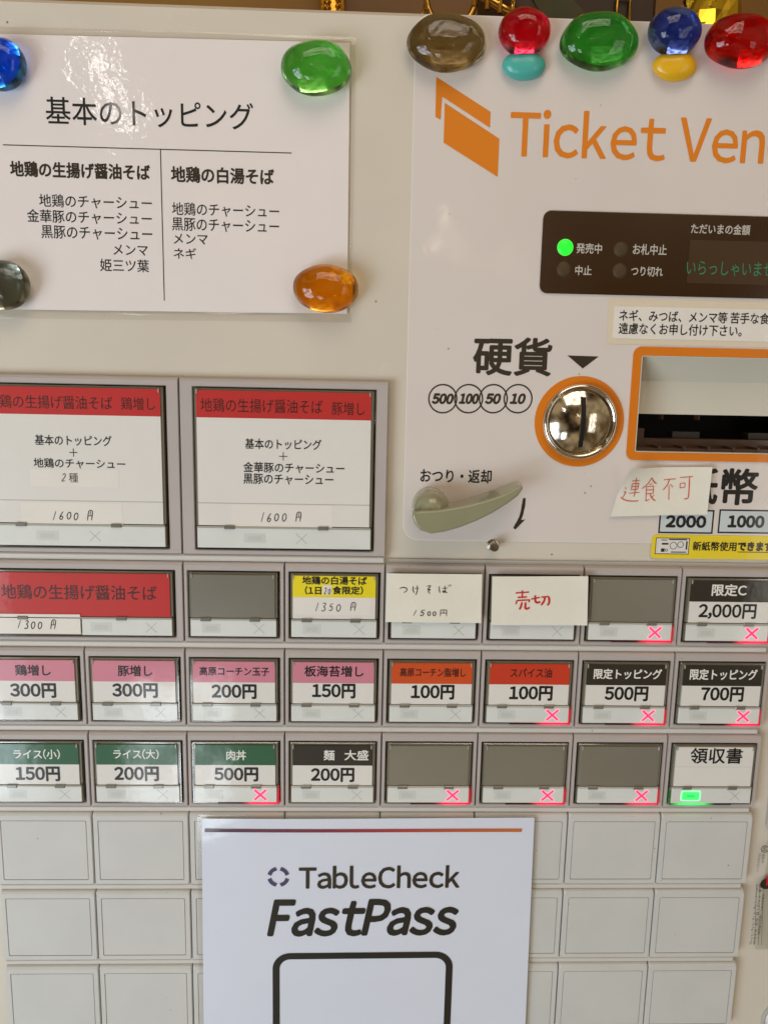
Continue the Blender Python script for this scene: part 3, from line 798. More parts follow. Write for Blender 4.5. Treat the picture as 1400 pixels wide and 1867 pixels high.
std(1, 3, 'green', [('ライス(大)', 207, 290, 1375, 18, .7)], [('200円', 209, 290, 1411, 27, 2.2)], None, 'white_ink', 'green topped menu button')
std(2, 3, 'green', [('肉丼', 413, 449, 1377, 18, .7)], [('500円', 391, 471, 1412, 26, 2.2)], 'red', 'white_ink', 'green topped menu button with lit red cross')
std(3, 3, 'black', [('麺', 590, 610, 1377, 19, .8), ('大盛', 628, 672, 1377, 19, .8)], [('200円', 567, 646, 1413, 26, 2.2)], None, 'white_ink', 'black topped menu button')
for c in (4, 5, 6): std(c, 3, None, 0, 0, 'red', lab=E_ + ' with lit red cross')
hs, h = menu_button(7, 3, 1, 1, 'white receipt button with lit green patch')
cd, st = fit_out(hs, h, 'std', lit='green')
card(hs, cd, [(0, .497, 'card'), (.497, .503, 'groove'), (.503, 1, 'card')])
letters(hs, [('領収書', 1258, 1353, 1378, 29, 1.1)], 'ink')

# ---- blank covers: built once, the other 23 are copies
def blank_proto(c, r):
    x0, x1 = colx(c) + .00022, colx(c + 1) - .00022; z1 = rowz(r); z0 = z1 - HB
    mb = MB()
    def rr(i, it, d, rad): return [(x, z, d) for x, z in rrect(x0 + i, z0 + i, x1 - i, z1 - it, rad, 4)]
    g = .0030; gt = .0049
    mb.rings([rr(0, 0, .0011, .0012), rr(0, .0001, DH - .0022, .0012), rr(.0002, .0008, DH - .0007, .0012), rr(.0005, .0020, DH, .0011), rr(g, gt, DH, .0008)], 0, cap1=False)
    mb.rings([rr(g, gt, DH, .0008), rr(g + .0002, gt + .0002, DH - .0005, .0008), rr(g + .0004, gt + .0004, DH - .0005, .0008)], 1, cap1=False)
    mb.rings([rr(g + .0004, gt + .0004, DH - .0005, .0008), rr(g + .0005, gt + .0005, DH - .0001, .0008)], 0, cap1=True)
    return mb.build('blank_cover', ['blank', 'groove'], root)
b0 = blank_proto(0, 4)
for r in (4, 5, 6):
    for c in range(8):
        if (c, r) == (0, 4): continue
        b = b0.copy(); COL.objects.link(b); b.parent = root
        b.location = b0.location + Vector((c * U, 0, -(r - 4) * RH)); WO[b.name] = WO[b0.name] + Vector((c * U, 0, -(r - 4) * RH))
# lock and side latch on the lower right of the cabinet
lc = P(1420, 1858, .001); mb = MB()
mb.lathe(*lc, [(.0112, .0002), (.0112, .0016), (.0106, .0020), (.0098, .0020), (.0096, .0014)], 1, 48)
mb.lathe(*lc, [(.0096, .0014), (.0092, .0022), (.0050, .0026), (.0002, .0027)], 0, 48, cap1=True)
lk = mb.build('lock', ['card', 'groove'], root)
mb = MB(); mb.prism(circle(lc[0] - .0030, lc[1] - .0005, .0022, 24), .0026, .0030); mb.build('lock_mark', 'redpaint', lk)
q0 = P(1394, 1503); mb = MB(); mb.prism(rrect(q0[0], q0[1], q0[0] + .012, q0[1] + .021, .001), .0002, .003, 0, bev=.0006); mb.build('latch_plate', 'housing', root)

# ------------------------------------------------------------------ papers on the machine
def sheet(name, corners, d, mk, parent=None, wav=None, nx=24, nz=24, mi=0, extra=()):
    """thin sheet through four corners (bl, br, tr, tl) in (x,z) with depth wobble"""
    bl, br, tr, tl = [Vector(q) for q in corners]; mb = MB(); f = wav or (lambda u, v: 0)
    for sgn in (0, 1):
        V = []
        for j in range(nz + 1):
            for i in range(nx + 1):
                u = i / nx; v = j / nz
                p_ = (bl * (1 - u) + br * u) * (1 - v) + (tl * (1 - u) + tr * u) * v
                V.append((p_.x, -(d + f(u, v) - sgn * .00012), p_.y))
        F = [(j * (nx + 1) + i, j * (nx + 1) + i + 1, (j + 1) * (nx + 1) + i + 1, (j + 1) * (nx + 1) + i) for j in range(nz) for i in range(nx)]
        if sgn: F = [tuple(reversed(f_)) for f_ in F]
        mb.add(V, F, 0, True)
    return mb.build(name, mk, parent, recalc=False)
# the laminated topping notice
DS = .0010
nroot = empty('topping_notice', (P(290, 320)[0], -DS, P(290, 588)[1]))
tag(nroot, 'laminated white topping list sheet held by four glass magnets on the upper left', 'notice')
def pq(pts, d): return [P(x, y, d) for x, y in pts]
pc_ = [(-58, 563), (633, 572), (638, 78), (-62, 60)]
fc_ = [(-70, 580), (641, 588), (649, 67), (-74, 46)]
pap = sheet('paper', pq(pc_, DS), DS, 'paper', nroot)
fo = pq(fc_, DS); 
mb = MB(); nn = 30
ib = [Vector(q) for q in pq(pc_, DS)]; ob = [Vector(q) for q in fo]
V = []; F = []
for e_ in range(4):
    for k in range(nn):
        t_ = k / nn
        a_ = ib[e_].lerp(ib[(e_ + 1) % 4], t_); b_ = ob[e_].lerp(ob[(e_ + 1) % 4], t_)
        w_b = .0009 * math.sin(t_ * math.pi) ** 2 * (1 if e_ in (0, 2) else .3) * (1 + noise.noise(Vector((t_ * 5, e_, 0))))
        V += [(a_.x, -DS, a_.y), ((a_.x + b_.x) / 2, -DS - .0001 - w_b * .8, (a_.y + b_.y) / 2), (b_.x, -DS + .0004 - w_b, b_.y)]
N = 4 * nn
for k in range(N):
    j = (k + 1) % N
    F += [(k * 3, j * 3, j * 3 + 1, k * 3 + 1), (k * 3 + 1, j * 3 + 1, j * 3 + 2, k * 3 + 2)]
mb.add(V, F, 0, True); mb.build('film_border', 'film', nroot, recalc=False)
D1 = DS + .00012
mb = MB(); T(mb, '基本のトッピング', 84, 462, 207, 50, D1, 0, bold=.6); mb.build('title_lettering', 'ink', nroot)
mb = MB()
for s_, a_, b_, y, h in (('地鶏の生揚げ醤油そば', 19, 274, 311, 29), ('地鶏の白湯そば', 312, 500, 320, 30)): T(mb, s_, a_, b_, y, h, D1, 0, bold=1.7)
mb.build('heading_lettering', 'inkbrown', nroot)
mb = MB()
for s_, a_, b_, y, h in (('地鶏のチャーシュー', 72, 277, 368, 24), ('金華豚のチャーシュー', 50, 277, 396, 24), ('黒豚のチャーシュー', 76, 278, 425, 24), ('メンマ', 207, 270, 456, 19), ('姫三ツ葉', 183, 272, 484, 23),
        ('地鶏のチャーシュー', 314, 509, 383, 24), ('黒豚のチャーシュー', 314, 509, 411, 24), ('メンマ', 317, 379, 436, 19), ('ネギ', 317, 358, 462, 20)): T(mb, s_, a_, b_, y, h, D1, 0, bold=.3)
mb.build('list_lettering', 'ink', nroot)
mb = MB()
mb.stroke([P(6, 264, D1), P(532, 279, D1)], .0007, D1); mb.stroke([P(293, 273, D1), P(300, 548, D1)], .0007, D1 + .00001)
mb.build('ruled_lines', 'inkbrown', nroot)
# the poster at the bottom
DP = DH + .0022
proot = empty('fast_entry_poster', (P(665, 1680, DP)[0], -DP, ZB))
tag(proot, 'white laminated poster with dark lettering and a thick rounded black outline over the blank covers', 'poster')
tl = P(368, 1492, DP); tr = P(974, 1491, DP); bl_ = P(372, 1867, DP); br_ = P(957.5, 1867, DP)
ext = 1.75
def lerp2(a_, b_, t_): return (a_[0] + (b_[0] - a_[0]) * t_, a_[1] + (b_[1] - a_[1]) * t_)
bl2 = (tl[0] * .5 + bl_[0] * .5, lerp2(tl, bl_, ext)[1]); br2 = lerp2(tr, br_, ext); tl2 = tl
corn = [lerp2(tl, bl_, ext), br2, tr, tl]
def pw(u, v): return .0005 * math.sin(u * 5 + 1) * (1 - v * .3) + .0008 * v * v * math.sin(u * 3.1)
pp = sheet('paper', corn, DP, 'poster', proot, pw)
cx_, cz_ = (tl[0] + tr[0]) / 2, (tl[1] + bl_[1]) / 2
fl = .0026
for nm, pts in (('film_border', [(corn[3][0] - fl, corn[3][1] + .0010), (corn[3][0] - .0001, corn[3][1] + .0010), (corn[0][0] - .0001, corn[0][1]), (corn[0][0] - fl, corn[0][1])]),
                ('film_border', [(corn[2][0] + .0001, corn[2][1] + .0010), (corn[2][0] + fl, corn[2][1] + .0010), (corn[1][0] + fl, corn[1][1]), (corn[1][0] + .0001, corn[1][1])]),
                ('film_border', [(corn[3][0] - fl * .6, corn[3][1] + fl * .9), (corn[2][0] + fl * .6, corn[2][1] + fl * .9), (corn[2][0] + fl * .6, corn[2][1] + .0011), (corn[3][0] - fl * .6, corn[3][1] + .0011)])):
    mb = MB(); mb.prism(pts, DP - .0001, DP + .0001); mb.build(nm, 'film', proot)
def pdep(X, Z, e_=.00025):
    u = (X - corn[0][0]) / (corn[1][0] - corn[0][0]); v = (Z - corn[0][1]) / (corn[3][1] - corn[0][1])
    return DP + pw(u, v) + e_
mb = MB(); q0 = P(374, 1517, DP); q1 = P(951, 1511, DP)
n = 20; V = []
for k in range(n + 1):
    x = q0[0] + (q1[0] - q0[0]) * k / n
    V += [(x, -pdep(x, q0[1]), q0[1] + (.0004)), (x, -pdep(x, q0[1]), q0[1] + .0025)]
mb.add(V, [(2 * k, 2 * k + 2, 2 * k + 3, 2 * k + 1) for k in range(n)]); mb.build('colour_bar', 'bar', proot)
M['purple'] = mat('purple print', (74, 68, 104), .5, coat=.5)
mb = MB(); c = P(508, 1597, DP)
for q in range(4):
    a0 = math.radians(45 + 90 * q); pts = []
    for k in range(9): a_ = a0 + math.radians(-30 + 60 * k / 8); pts.append((c[0] + .0066 * math.cos(a_), c[1] + .0066 * math.sin(a_)))
    for k in range(9): a_ = a0 + math.radians(36 - 72 * k / 8); pts.append((c[0] + .0042 * math.cos(a_), c[1] + .0042 * math.sin(a_)))
    mb.prism(pts, pdep(*c), pdep(*c))
mb.build('ring_emblem', 'purple', proot)
mb = MB(); T(mb, 'TableCheck', 545, 838, 1598, 42, DP, 0, bold=2.2, dep=pdep); mb.build('name_lettering', 'inkbrown', proot)
mb = MB(); T(mb, 'FastPass', 487, 836, 1672, 68, DP, 0, bold=5.2, shear=.24, dep=pdep); mb.build('pass_lettering', 'ink', proot)
q0 = P(497.5, 1800, DP); q1 = P(823.5, 1735, DP); wq = P(823.5, 1800, DP)[0] - q0[0]; t_ = .0042
fr = rrect(q0[0], q1[1] - wq, q0[0] + wq, q1[1], .0105, 8); fi = rrect(q0[0] + t_, q1[1] - wq + t_, q0[0] + wq - t_, q1[1] - t_, .0066, 8)
mb = MB(); mb.prism(fr, DP + .0014, DP + .0014, 0, holes=[fi])
mb.v = [(x, -pdep(x, z), z) for x, y, z in mb.v]
mb.build('rounded_frame', 'ink', proot)

# notes taped over the buttons
def note(corners, d, wav, label, sts, ox, oy, sc, w, mk, curl=None):
    cs = [P(x, y, d) for x, y in corners]
    xs = [q[0] for q in cs]; zs = [q[1] for q in cs]
    rt = empty('paper_note', ((min(xs) + max(xs)) / 2, -d, min(zs)))
    tag(rt, label, 'paper note', 'handwritten notes stuck on the machine')
    sheet('paper', cs, d, 'note', rt, wav, 30, 20)
    def dep(X, Z):
        u = v = .5
        for _ in range(6):                          # invert the sheet's bilinear map
            zb_ = cs[0][1] + (cs[1][1] - cs[0][1]) * u; zt_ = cs[3][1] + (cs[2][1] - cs[3][1]) * u; v = (Z - zb_) / (zt_ - zb_)
            xl_ = cs[0][0] + (cs[3][0] - cs[0][0]) * v; xr_ = cs[1][0] + (cs[2][0] - cs[1][0]) * v; u = (X - xl_) / (xr_ - xl_)
        u = min(1, max(0, u)); v = min(1, max(0, v))
        return d + wav(u, v) + .00025
    mb = MB()
    for st in sts: mb.stroke([P(ox + x / sc, oy + y / sc, d) for x, y in st], w, dep)
    mb.build('handwriting', mk, rt)
    return rt
def ell(cx, cy, rx, ry): return [(cx + rx * math.sin(a_), cy - ry * math.cos(a_)) for a_ in [k * math.pi / 4 for k in range(9)]]
DN = DC + .0018
note([(702.5, 1134), (876.5, 1135.5), (879, 1047.5), (705, 1045)], DN, lambda u, v: .0004 * math.sin(u * 4 + v) + .0009 * (u ** 6) * (1 - v),
     'cream paper note with a pencilled item and price, stuck over a button', [
    [(110, 165), (135, 157), (160, 165), (160, 180), (140, 195)], [(205, 150), (205, 175), (212, 195)], [(218, 165), (245, 162)], [(233, 145), (236, 175), (225, 210)],
    [(303, 150), (330, 147), (308, 172), (328, 172), (312, 185), (325, 200)], [(392, 150), (390, 175), (396, 197)], [(412, 165), (450, 163)],
    [(430, 148), (432, 190), (418, 192), (416, 183), (440, 192), (447, 197)], [(455, 142), (462, 152)], [(468, 138), (475, 150)],
    [(228, 318), (208, 357)], [(268, 320), (262, 335), (275, 335), (280, 348), (265, 358), (254, 352)], [(268, 320), (290, 318)], ell(318, 343, 10, 14), ell(356, 344, 10, 14),
    [(398, 362), (400, 318)], [(400, 318), (443, 318)], [(443, 318), (442, 360)], [(421, 318), (421, 338)], [(400, 340), (440, 340)]], 700, 1030, 3.889, .00046, 'pencil')
note([(895, 1139), (1069, 1139.5), (1071, 1050), (897, 1051)], DN + .0003, lambda u, v: .0005 * math.sin(u * 3 + .5) + .0012 * (u ** 5),
     'cream paper note with a bold red sold-out mark, stuck over a button', [
    [(930, 197), (1025, 190)], [(977, 178), (977, 228)], [(945, 228), (1010, 225)], [(933, 275), (938, 250)], [(938, 250), (1030, 245)], [(1030, 245), (1022, 262)],
    [(975, 262), (965, 300), (955, 312)], [(1000, 262), (998, 300), (1010, 308), (1030, 300)], [(1040, 240), (1100, 228)], [(1068, 213), (1070, 255), (1085, 265), (1105, 258)],
    [(1112, 226), (1164, 222)], [(1164, 222), (1168, 260), (1155, 285)], [(1138, 228), (1130, 255), (1110, 283)]], 700, 1030, 3.889, .00115, 'redpen')
def curl(u, v):
    k = max(0, (v - .45) / .55) * max(0, (.45 - u) / .45)
    return .0006 + .0085 * k ** 1.3 + .0016 * (u ** 4) + .0005 * math.sin(u * 6) * v
note([(1112, 941.5), (1285, 937), (1295, 851), (1140, 852)], .0018, curl,
     'curling cream paper note with thin orange-red writing under the coin and banknote slots', [
    [(295, 155), (360, 152)], [(328, 128), (325, 285)], [(300, 178), (355, 175)], [(355, 175), (350, 225)], [(350, 225), (298, 228)], [(298, 228), (300, 178)], [(302, 203), (350, 200)], [(283, 258), (365, 250)],
    [(245, 210), (258, 222)], [(240, 248), (258, 250), (235, 290)], [(218, 288), (250, 310), (300, 320), (358, 318)],
    [(385, 220), (430, 180), (458, 132)], [(458, 132), (480, 165), (502, 182)], [(440, 185), (470, 182)], [(420, 205), (418, 320)], [(418, 320), (445, 305)], [(420, 205), (478, 200)], [(478, 200), (476, 258)],
    [(476, 258), (420, 262)], [(420, 232), (475, 230)], [(450, 265), (470, 300), (495, 318)], [(485, 270), (465, 288)],
    [(560, 150), (658, 143)], [(605, 148), (590, 190), (555, 232)], [(603, 195), (600, 308)], [(612, 185), (635, 210)],
    [(690, 132), (792, 125)], [(692, 180), (690, 215)], [(690, 215), (728, 210)], [(728, 210), (730, 175)], [(730, 175), (692, 180)], [(765, 130), (757, 270), (745, 300), (722, 300)]], 1080, 840, 4.375, .0006, 'redpen2')

# stickers on the front panel
q0 = P(1104, 627); q1 = P(1106, 544); mb = MB()
mb.prism(rrect(q0[0], q0[1], q0[0] + .118, q1[1], .0008, 2), DF, DF + .0001, 0)
p0 = P(1115, 617); p1 = P(1117, 558)
st_ = empty('request_sticker', (p0[0] + .05, -DF, q0[1])); tag(st_, 'white label with two printed lines under the dark display', 'sticker')
mb.build('backing', 'backing', st_)
mb = MB(); mb.prism(rrect(p0[0], p0[1], p0[0] + .106, p1[1], .0003, 2), DF + .0001, DF + .0004, 0); mb.build('label_paper', 'slip', st_)
mb = MB(); T(mb, 'ネギ、みつば、メンマ等 苦手な食材は', 1128, 1402, 578, 21, DF + .0005, 0, bold=.6, ref='ネギ、みつば、メンマ等 苦手な食'); T(mb, '遠慮なくお申し付け下さい。', 1127, 1352, 601, 21, DF + .0005, 0, bold=.6)
mb.build('lettering', 'ink', st_)
q0 = P(1184, 1017); q1 = P(1186, 974); mb = MB()
ys = empty('banknote_sticker', (q0[0] + .04, -DF, q0[1])); tag(ys, 'yellow sticker with a small banknote drawing below the banknote values', 'sticker')
mb.prism(rrect(q0[0], q0[1], q0[0] + .094, q1[1], .0022), DF, DF + .0002, 0); mb.build('label_paper', 'stickery', ys)
E0 = DF + .0003; mb = MB()
p0 = P(1193, 1010, E0); p1 = P(1257, 981, E0)
mb.prism(rrect(p0[0], p0[1], p1[0], p1[1]), E0, E0, 0, holes=[rrect(p0[0] + .0004, p0[1] + .0004, p1[0] - .0004, p1[1] - .0004)])
mb.quad([(p0[0] + .0004, p0[1] + .0004), (p1[0] - .0004, p0[1] + .0004), (p1[0] - .0004, p1[1] - .0004), (p0[0] + .0004, p1[1] - .0004)], E0, 1)
E1 = E0 + .0001
for cx, cy, r in ((1227, 995, .0021), (1240, 993, .0018), (1214, 1003, .0008)):
    c = P(cx, cy, E1); e2 = E1 + (cx - 1200) * 1e-7
    mb.prism(circle(*c, r, 24), e2, e2, 0, holes=[circle(*c, r - .0003, 24)])
for x0, x1, y0, y1 in ((1205, 1216, 984, 985.2), (1206, 1218, 990, 993), (1197, 1199, 984, 1007), (1222, 1250, 1006, 1007.3), (1219, 1252, 983, 984.5), (1204, 1211, 1000, 1006), (1249, 1253, 987, 1002)):
    a_ = P(x0, y1, E1); b_ = P(x1, y0, E1); mb.quad([(a_[0], a_[1]), (b_[0], a_[1]), (b_[0], b_[1]), (a_[0], b_[1])], E1 + .00001, 0)
mb.build('banknote_drawing', ['ink', 'card'], ys)
mb = MB(); T(mb, '新紙幣使用', 1262, 1342, 996, 17, E0, 0, bold=.8); T(mb, 'できます', 1344, 1408, 996.5, 17, E0, 0, bold=2.0)
a_ = P(1343, 1007, E0); mb.quad([(a_[0], a_[1]), (a_[0] + .0185, a_[1]), (a_[0] + .0185, a_[1] + .0004), (a_[0], a_[1] + .0004)], E0, 0)
mb.build('lettering', 'ink', ys)
# clear printed wrapper at the right edge
q0 = P(1374, 1728); q1 = P(1388, 1516); wx = q0[0] - .0002
wr = empty('clear_wrapper', (wx + .012, -.001, q0[1])); tag(wr, 'clear printed plastic wrapper stuck beside the blank covers on the right edge', 'wrapper')
M['wrapper'] = clear_mat('clear wrapper', (.95, .96, .95), .05, .15, .25)
bl3, br3, tr3, tl3 = (wx, q0[1]), (wx + .03, q0[1]), (wx + .03, q1[1]), (wx + .0015, q1[1])
sheet('film', [bl3, br3, tr3, tl3], .0014, 'wrapper', wr, lambda u, v: .0012 * abs(noise.noise(Vector((u * 4, v * 7, 1)))), 20, 40)
def vtext(mb, body, xpx, y0, y1, wpx, d, bold=0.0):
    """column of letters turned a quarter clockwise, reading downwards"""
    V, F = text_mesh(body); bx0 = min(v[0] for v in V); bx1 = max(v[0] for v in V); by0 = min(v[1] for v in V); by1 = max(v[1] for v in V)
    a_ = P(xpx, y0, d); b_ = P(xpx, y1, d); ww = wpx * .00031
    ln = a_[1] - b_[1]
    vv = [(a_[0] - ww / 2 + (y - by0) / (by1 - by0) * ww, -d, a_[1] - (x - bx0) / (bx1 - bx0) * ln) for x, y in V]
    mb.add(vv, F)
DW = .0030
mb = MB(); c = P(1393.5, 1548, DW)
mb.prism(circle(*c, .0024, 28), DW, DW, 0, holes=[circle(*c, .0020, 28)])
vtext(mb, '紙', 1393.5, 1543, 1553, 9, DW + .00001)
vtext(mb, '個装(内)', 1391, 1557, 1574, 6, DW); vtext(mb, '(外)はセロハン', 1384, 1556, 1590, 6, DW)
vtext(mb, '栄養成分表示/1袋当り(推定値)', 1391, 1630, 1704, 5, DW)
vtext(mb, '熱量 | たんぱく質 | 脂質 | 炭水化物', 1386, 1613, 1722, 6, DW); vtext(mb, '19kcal | 1.0g | 4.7g | 5.5g | 0.04g', 1380, 1613, 1722, 6, DW)
for xx in (1376.5, 1383, 1389):
    a_ = P(xx + 1.5, 1611, DW); b_ = P(xx - 1.5, 1723, DW); mb.stroke([a_, b_], .0003, DW + .00002)
mb.build('small_print', 'ink', wr)
mb = MB(); c = P(1396, 1612, DW); mb.prism(circle(*c, .0036, 24), DW - .0002, DW - .0002); mb.build('dark_print', 'black', wr)
mb = MB(); c = P(1399, 1606, DW); mb.prism(rrect(c[0] - .001, c[1] - .003, c[0] + .006, c[1] + .003), DW + .0001, DW + .0001); mb.build('red_print', 'redpaint', wr)

# ------------------------------------------------------------------ glass magnets (plain pebbles)
def pebble(cx, cy, rx, ry, hgt, mk, label, seed, d0=.0006, kind='glass_magnet', cat='magnet', group='plain glass magnets'):
    dm = d0 + hgt * .35
    c = P(cx, cy, dm); sx = abs(P(cx + rx, cy, dm)[0] - c[0]); sz = abs(P(cx, cy - ry, dm)[1] - P(cx, cy + ry, dm)[1]) / 2
    n = 48; loops = []
    prof = []
    for k in range(0, 5):
        a_ = math.radians(-50 + 50 * k / 4); prof.append((math.cos(a_), .3 + .3 * math.sin(a_) / math.sin(math.radians(50))))
    for k in range(1, 15):
        a_ = math.radians(90 * k / 15); prof.append((math.cos(a_) ** .85, .3 + .7 * math.sin(a_)))
    mb = MB()
    for r, t_ in prof:
        l = []
        for k in range(n):
            a_ = 2 * math.pi * k / n
            w = 1 + .05 * noise.noise(Vector((math.cos(a_) * 1.3 + seed * 3, math.sin(a_) * 1.3, seed)))
            dd = t_ * (1 + .10 * noise.noise(Vector((math.cos(a_) * r + seed, math.sin(a_) * r, seed * 2))) * t_)
            l.append((c[0] + sx * r * w * math.cos(a_), c[1] + sz * r * w * math.sin(a_), d0 + hgt * dd))
        loops.append(l)
    mb.rings(loops, 0, True, cap0=True, cap1=True)
    o = mb.build(kind, M[mk] if isinstance(mk, str) else mk, None, origin=(c[0], -d0, c[1]))
    tag(o, label, cat, group); return o
g_ = glass
DSM = DS + .0004
pebble(4, 118, 44, 48, .013, g_('blue glass', (50, 140, 245)), 'blue glass magnet on the top left corner of the laminated notice', 1, DSM)
pebble(577, 124, 65, 51, .014, g_('green glass', (150, 226, 128)), 'green glass magnet on the top right corner of the laminated notice', 2, DSM)
pebble(6, 520, 50, 46, .014, g_('grey glass', (150, 152, 138)), 'dark grey glass magnet on the lower left corner of the laminated notice', 3, DSM)
pebble(594, 526, 60, 45, .014, g_('amber glass', (250, 186, 34)), 'amber glass magnet on the lower right corner of the laminated notice', 4, DSM)
pebble(815, 78, 72, 54, .013, g_('smoke glass', (182, 164, 122)), 'smoky brown glass magnet, leftmost along the top edge of the machine', 5, DF)
pebble(956, 58, 48, 44, .014, g_('pink red glass', (240, 50, 86)), 'pink-red glass magnet above the plain teal button magnet', 6, DF)
pebble(1092, 76, 72, 54, .013, g_('leaf glass', (116, 206, 112)), 'green glass magnet along the top edge between teal and yellow magnets', 7, DF)
pebble(1229, 58, 49, 44, .014, g_('navy glass', (92, 118, 196)), 'dark blue glass magnet above the plain yellow button magnet', 8, DF)
pebble(1350, 75, 66, 50, .015, g_('red glass', (226, 26, 24)), 'red glass magnet at the top right corner of the photo', 9, DF)
M['teal'] = mat('teal plastic', (78, 182, 170), .35, coat=.4)
M['yplastic'] = mat('yellow plastic', (240, 184, 24), .35, coat=.4)
pebble(955, 120, 40, 27, .007, 'teal', 'plain opaque teal button magnet below the pink-red glass magnet', 10, DF, 'button_magnet', 'magnet', 'plain opaque button magnets')
pebble(1230, 121, 40, 28, .007, 'yplastic', 'plain opaque yellow button magnet below the dark blue glass magnet', 11, DF, 'button_magnet', 'magnet', 'plain opaque button magnets')

# ------------------------------------------------------------------ what shows behind the top edge
def at(px, py, y):
    v = ray(px, py); t_ = (y - CAM.y) / v.y; return CAM + v * t_
def tube(mb, pts, r, mi=0, n=10, closed=False):
    q = [Vector(p_) for p_ in pts]; loops = []; m = len(q)
    for i in range(m):
        t_ = (q[(i + 1) % m] - q[i - 1]) if closed else (q[min(i + 1, m - 1)] - q[max(i - 1, 0)])
        t_.normalize(); a_ = t_.orthogonal().normalized() if abs(t_.y) > .9 else t_.cross(Vector((0, 1, 0))).normalized(); b_ = t_.cross(a_)
        rr_ = r(i / (m - 1)) if callable(r) else r
        loops.append([q[i] + a_ * rr_ * math.cos(2 * math.pi * k / n) + b_ * rr_ * math.sin(2 * math.pi * k / n) for k in range(n)])
    if closed: loops.append(loops[0])
    V = [v for l in loops for v in l]
    F = [(k * n + i, k * n + (i + 1) % n, (k + 1) * n + (i + 1) % n, (k + 1) * n + i) for k in range(len(loops) - 1) for i in range(n)]
    if not closed: F += [tuple(range(n)), tuple((len(loops) - 1) * n + i for i in range(n))]
    mb.add(V, F, mi, True)
# gilt framed picture on the wall
YP = .395; a_ = at(584, 14, YP); b_ = at(628, 10, YP); rgt = at(1010, 10, YP).x; zb = a_.z - .16; zt = a_.z + .22
fw = b_.x - a_.x
pr = empty('gilt_framed_picture', ((a_.x + rgt) / 2, YB, zb)); tag(pr, 'brown picture in an ornate gilt frame behind the machine top', 'picture')
mb = MB()
mb.prism(rrect(a_.x, zb, rgt, zt), -YB + .002, -YP, 0, holes=[rrect(b_.x, zb + fw, rgt - fw, zt - fw)])
for k in range(70):
    z = zb + (zt - zb) * k / 69
    mb.lathe(a_.x + fw * .32, z, [(.0035, -YP), (.0026, -YP + .003), (.0003, -YP + .004)], 0, 8, cap1=True)
    mb.lathe(a_.x + fw * .72, z + .002, [(.0028, -YP), (.002, -YP + .0026), (.0003, -YP + .0034)], 0, 8, cap1=True)
tube(mb, [(a_.x + .002, YP - .001, zb), (a_.x + .002, YP - .001, zt)], .0025); tube(mb, [(b_.x - .002, YP - .001, zb), (b_.x - .002, YP - .001, zt)], .0025)
mb.build('frame', 'gold', pr)
mb = MB(); mb.prism(rrect(b_.x - .002, zb + fw - .002, rgt - fw + .002, zt - fw + .002), -YB + .003, -YP - .012); mb.build('canvas', 'canvas', pr)
# brass horn ornament standing on the machine
YH = .16
hr = empty('brass_ornament', tuple(Vector((at(845, 10, YH).x, YH, ZT)))); tag(hr, 'small brass horn ornament behind the smoky brown magnet', 'ornament')
c = at(822, -6, YH); mb = MB()
tube(mb, [(c.x + .017 * math.cos(2 * math.pi * k / 32), YH, c.z + .020 * math.sin(2 * math.pi * k / 32)) for k in range(32)], .0022, closed=True)
tube(mb, [c + Vector((.006, 0, .010)), c + Vector((.020, 0, .002)), c + Vector((.036, 0, -.006)), c + Vector((.052, .0, -.012))], lambda t_: .0024 + .0012 * t_)
for k in range(4):
    p_ = c + Vector((.016 + .009 * k, -.002, -.006 - .002 * k)); tube(mb, [p_, p_ + Vector((0, 0, .022))], .0018)
tube(mb, [c + Vector((-.022, .002, -.020)), c + Vector((-.016, .002, .0)), c + Vector((-.010, .002, .022))], lambda t_: .001 + .0012 * t_)
tube(mb, [(c.x + .012, YH, ZT), (c.x + .012, YH, c.z - .017)], .003)
mb.lathe(c.x + .012, 0, [(.001, 0)], 0, 4) if False else None
mb.build('horn', 'brass', hr)
mb = MB(); mb.add([(c.x - .02, YH - .02, ZT), (c.x + .05, YH - .02, ZT), (c.x + .05, YH + .02, ZT), (c.x - .02, YH + .02, ZT), (c.x - .018, YH - .018, ZT + .006), (c.x + .048, YH - .018, ZT + .006), (c.x + .048, YH + .018, ZT + .006), (c.x - .018, YH + .018, ZT + .006)],
    [(0, 1, 2, 3), (4, 5, 6, 7), (0, 1, 5, 4), (1, 2, 6, 5), (2, 3, 7, 6), (3, 0, 4, 7)]); mb.build('base', 'darkwood', hr)
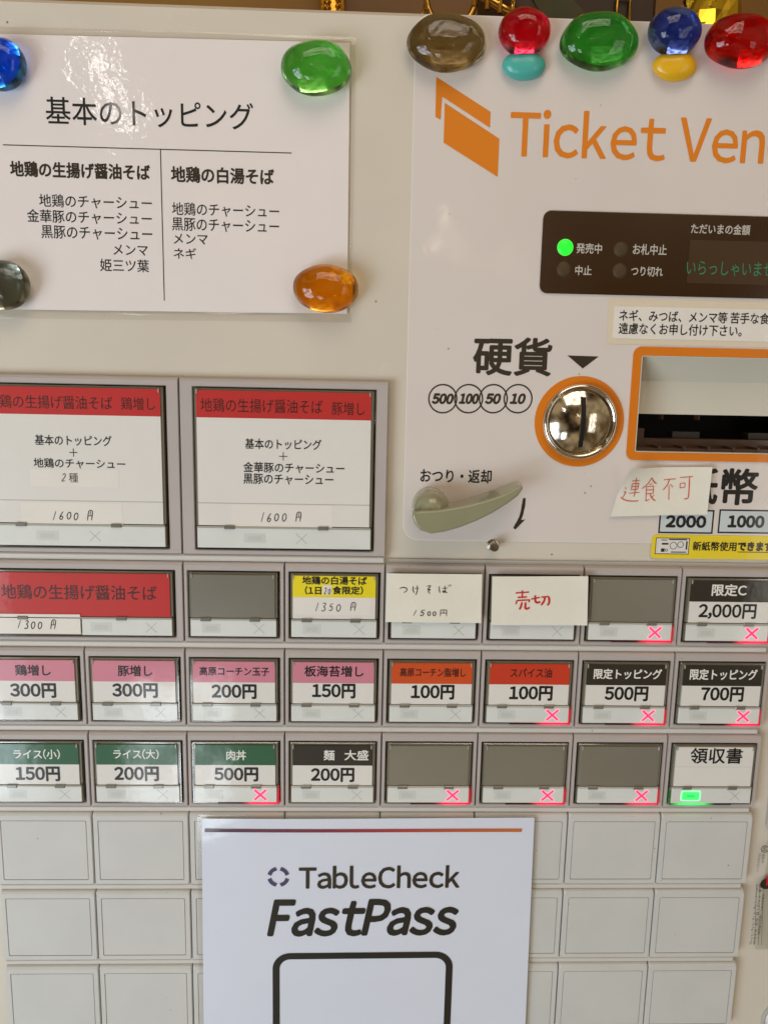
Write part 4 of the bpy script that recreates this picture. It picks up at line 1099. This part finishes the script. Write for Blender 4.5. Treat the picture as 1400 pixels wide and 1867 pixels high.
# dark vase with a drooping ribbon
YV = .20; c = at(948, 12, YV)
vr = empty('dark_vase', (c.x, YV, ZT)); tag(vr, 'dark vase wrapped with a green ribbon behind the pink-red magnet', 'vase')
def vlathe(mb, cx, cy, prof, mi=0, n=28, ax=1):
    V = [(cx + r * math.cos(2 * math.pi * k / n), cy + r * math.sin(2 * math.pi * k / n), z) for r, z in prof for k in range(n)]
    F = [(j * n + k, j * n + (k + 1) % n, (j + 1) * n + (k + 1) % n, (j + 1) * n + k) for j in range(len(prof) - 1) for k in range(n)]
    F += [tuple(range(n)), tuple((len(prof) - 1) * n + k for k in range(n))]
    mb.add(V, F, mi, True)
mb = MB(); vlathe(mb, c.x, YV, [(.020, ZT), (.028, ZT + .03), (.032, c.z), (.028, c.z + .04), (.016, c.z + .07), (.020, c.z + .085)]); mb.build('body', 'darkwood', vr)
mb = MB(); V = []
for k in range(13):
    t_ = k / 12; x = c.x - .016 + .046 * t_; z = c.z + .03 - .055 * t_
    V += [(x - .009, YV - .034 - .004 * math.sin(t_ * 6), z - .006), (x + .009, YV - .035 - .004 * math.sin(t_ * 6 + 1), z + .006)]
mb.add(V, [(2 * k, 2 * k + 2, 2 * k + 3, 2 * k + 1) for k in range(12)], 0, True); mb.build('ribbon', 'darkleaf', vr)
# second dark vessel and gold foil bag at the right
YV2 = .22; c = at(1075, 12, YV2)
v2 = empty('wooden_box', (c.x, YV2, ZT)); tag(v2, 'dark wooden box behind the green magnet on the machine top', 'box')
mb = MB(); mb.prism(rrect(c.x - .05, ZT, c.x + .052, c.z + .07), -YV2 - .05, -YV2, 0, bev=.003); mb.build('box_body', 'darkwood', v2)
mb = MB(); tube(mb, [(c.x + .020, YV2 - .003, c.z - .02), (c.x + .020, YV2 - .003, c.z + .006), (c.x + .030, YV2 - .003, c.z + .006), (c.x + .030, YV2 - .003, c.z - .02)], .0012)
mb.build('clasp', 'brass', v2)
YF = .12; c = at(1298, 12, YF)
fb = empty('gold_foil_bag', (c.x, YF, ZT)); tag(fb, 'crinkled shiny gold foil bag behind the red glass magnet', 'bag')
mb = MB(); n = 22; V = []; hgt = c.z - ZT + .05
for j in range(15):
    for k in range(n):
        v = j / 14; a_ = 2 * math.pi * k / n; rx = .022 * (1 - .35 * v) ; ry = .016 * (1 - .5 * v)
        w = 1 + .35 * noise.noise(Vector((math.cos(a_) * 2.4, math.sin(a_) * 2.4, v * 7)))
        V.append((c.x + rx * w * math.cos(a_), YF + ry * w * math.sin(a_), ZT + hgt * v))
F = [(j * n + k, j * n + (k + 1) % n, (j + 1) * n + (k + 1) % n, (j + 1) * n + k) for j in range(14) for k in range(n)] + [tuple(range(n)), tuple(14 * n + k for k in range(n))]
mb.add(V, F); mb.build('foil', 'foil', fb)
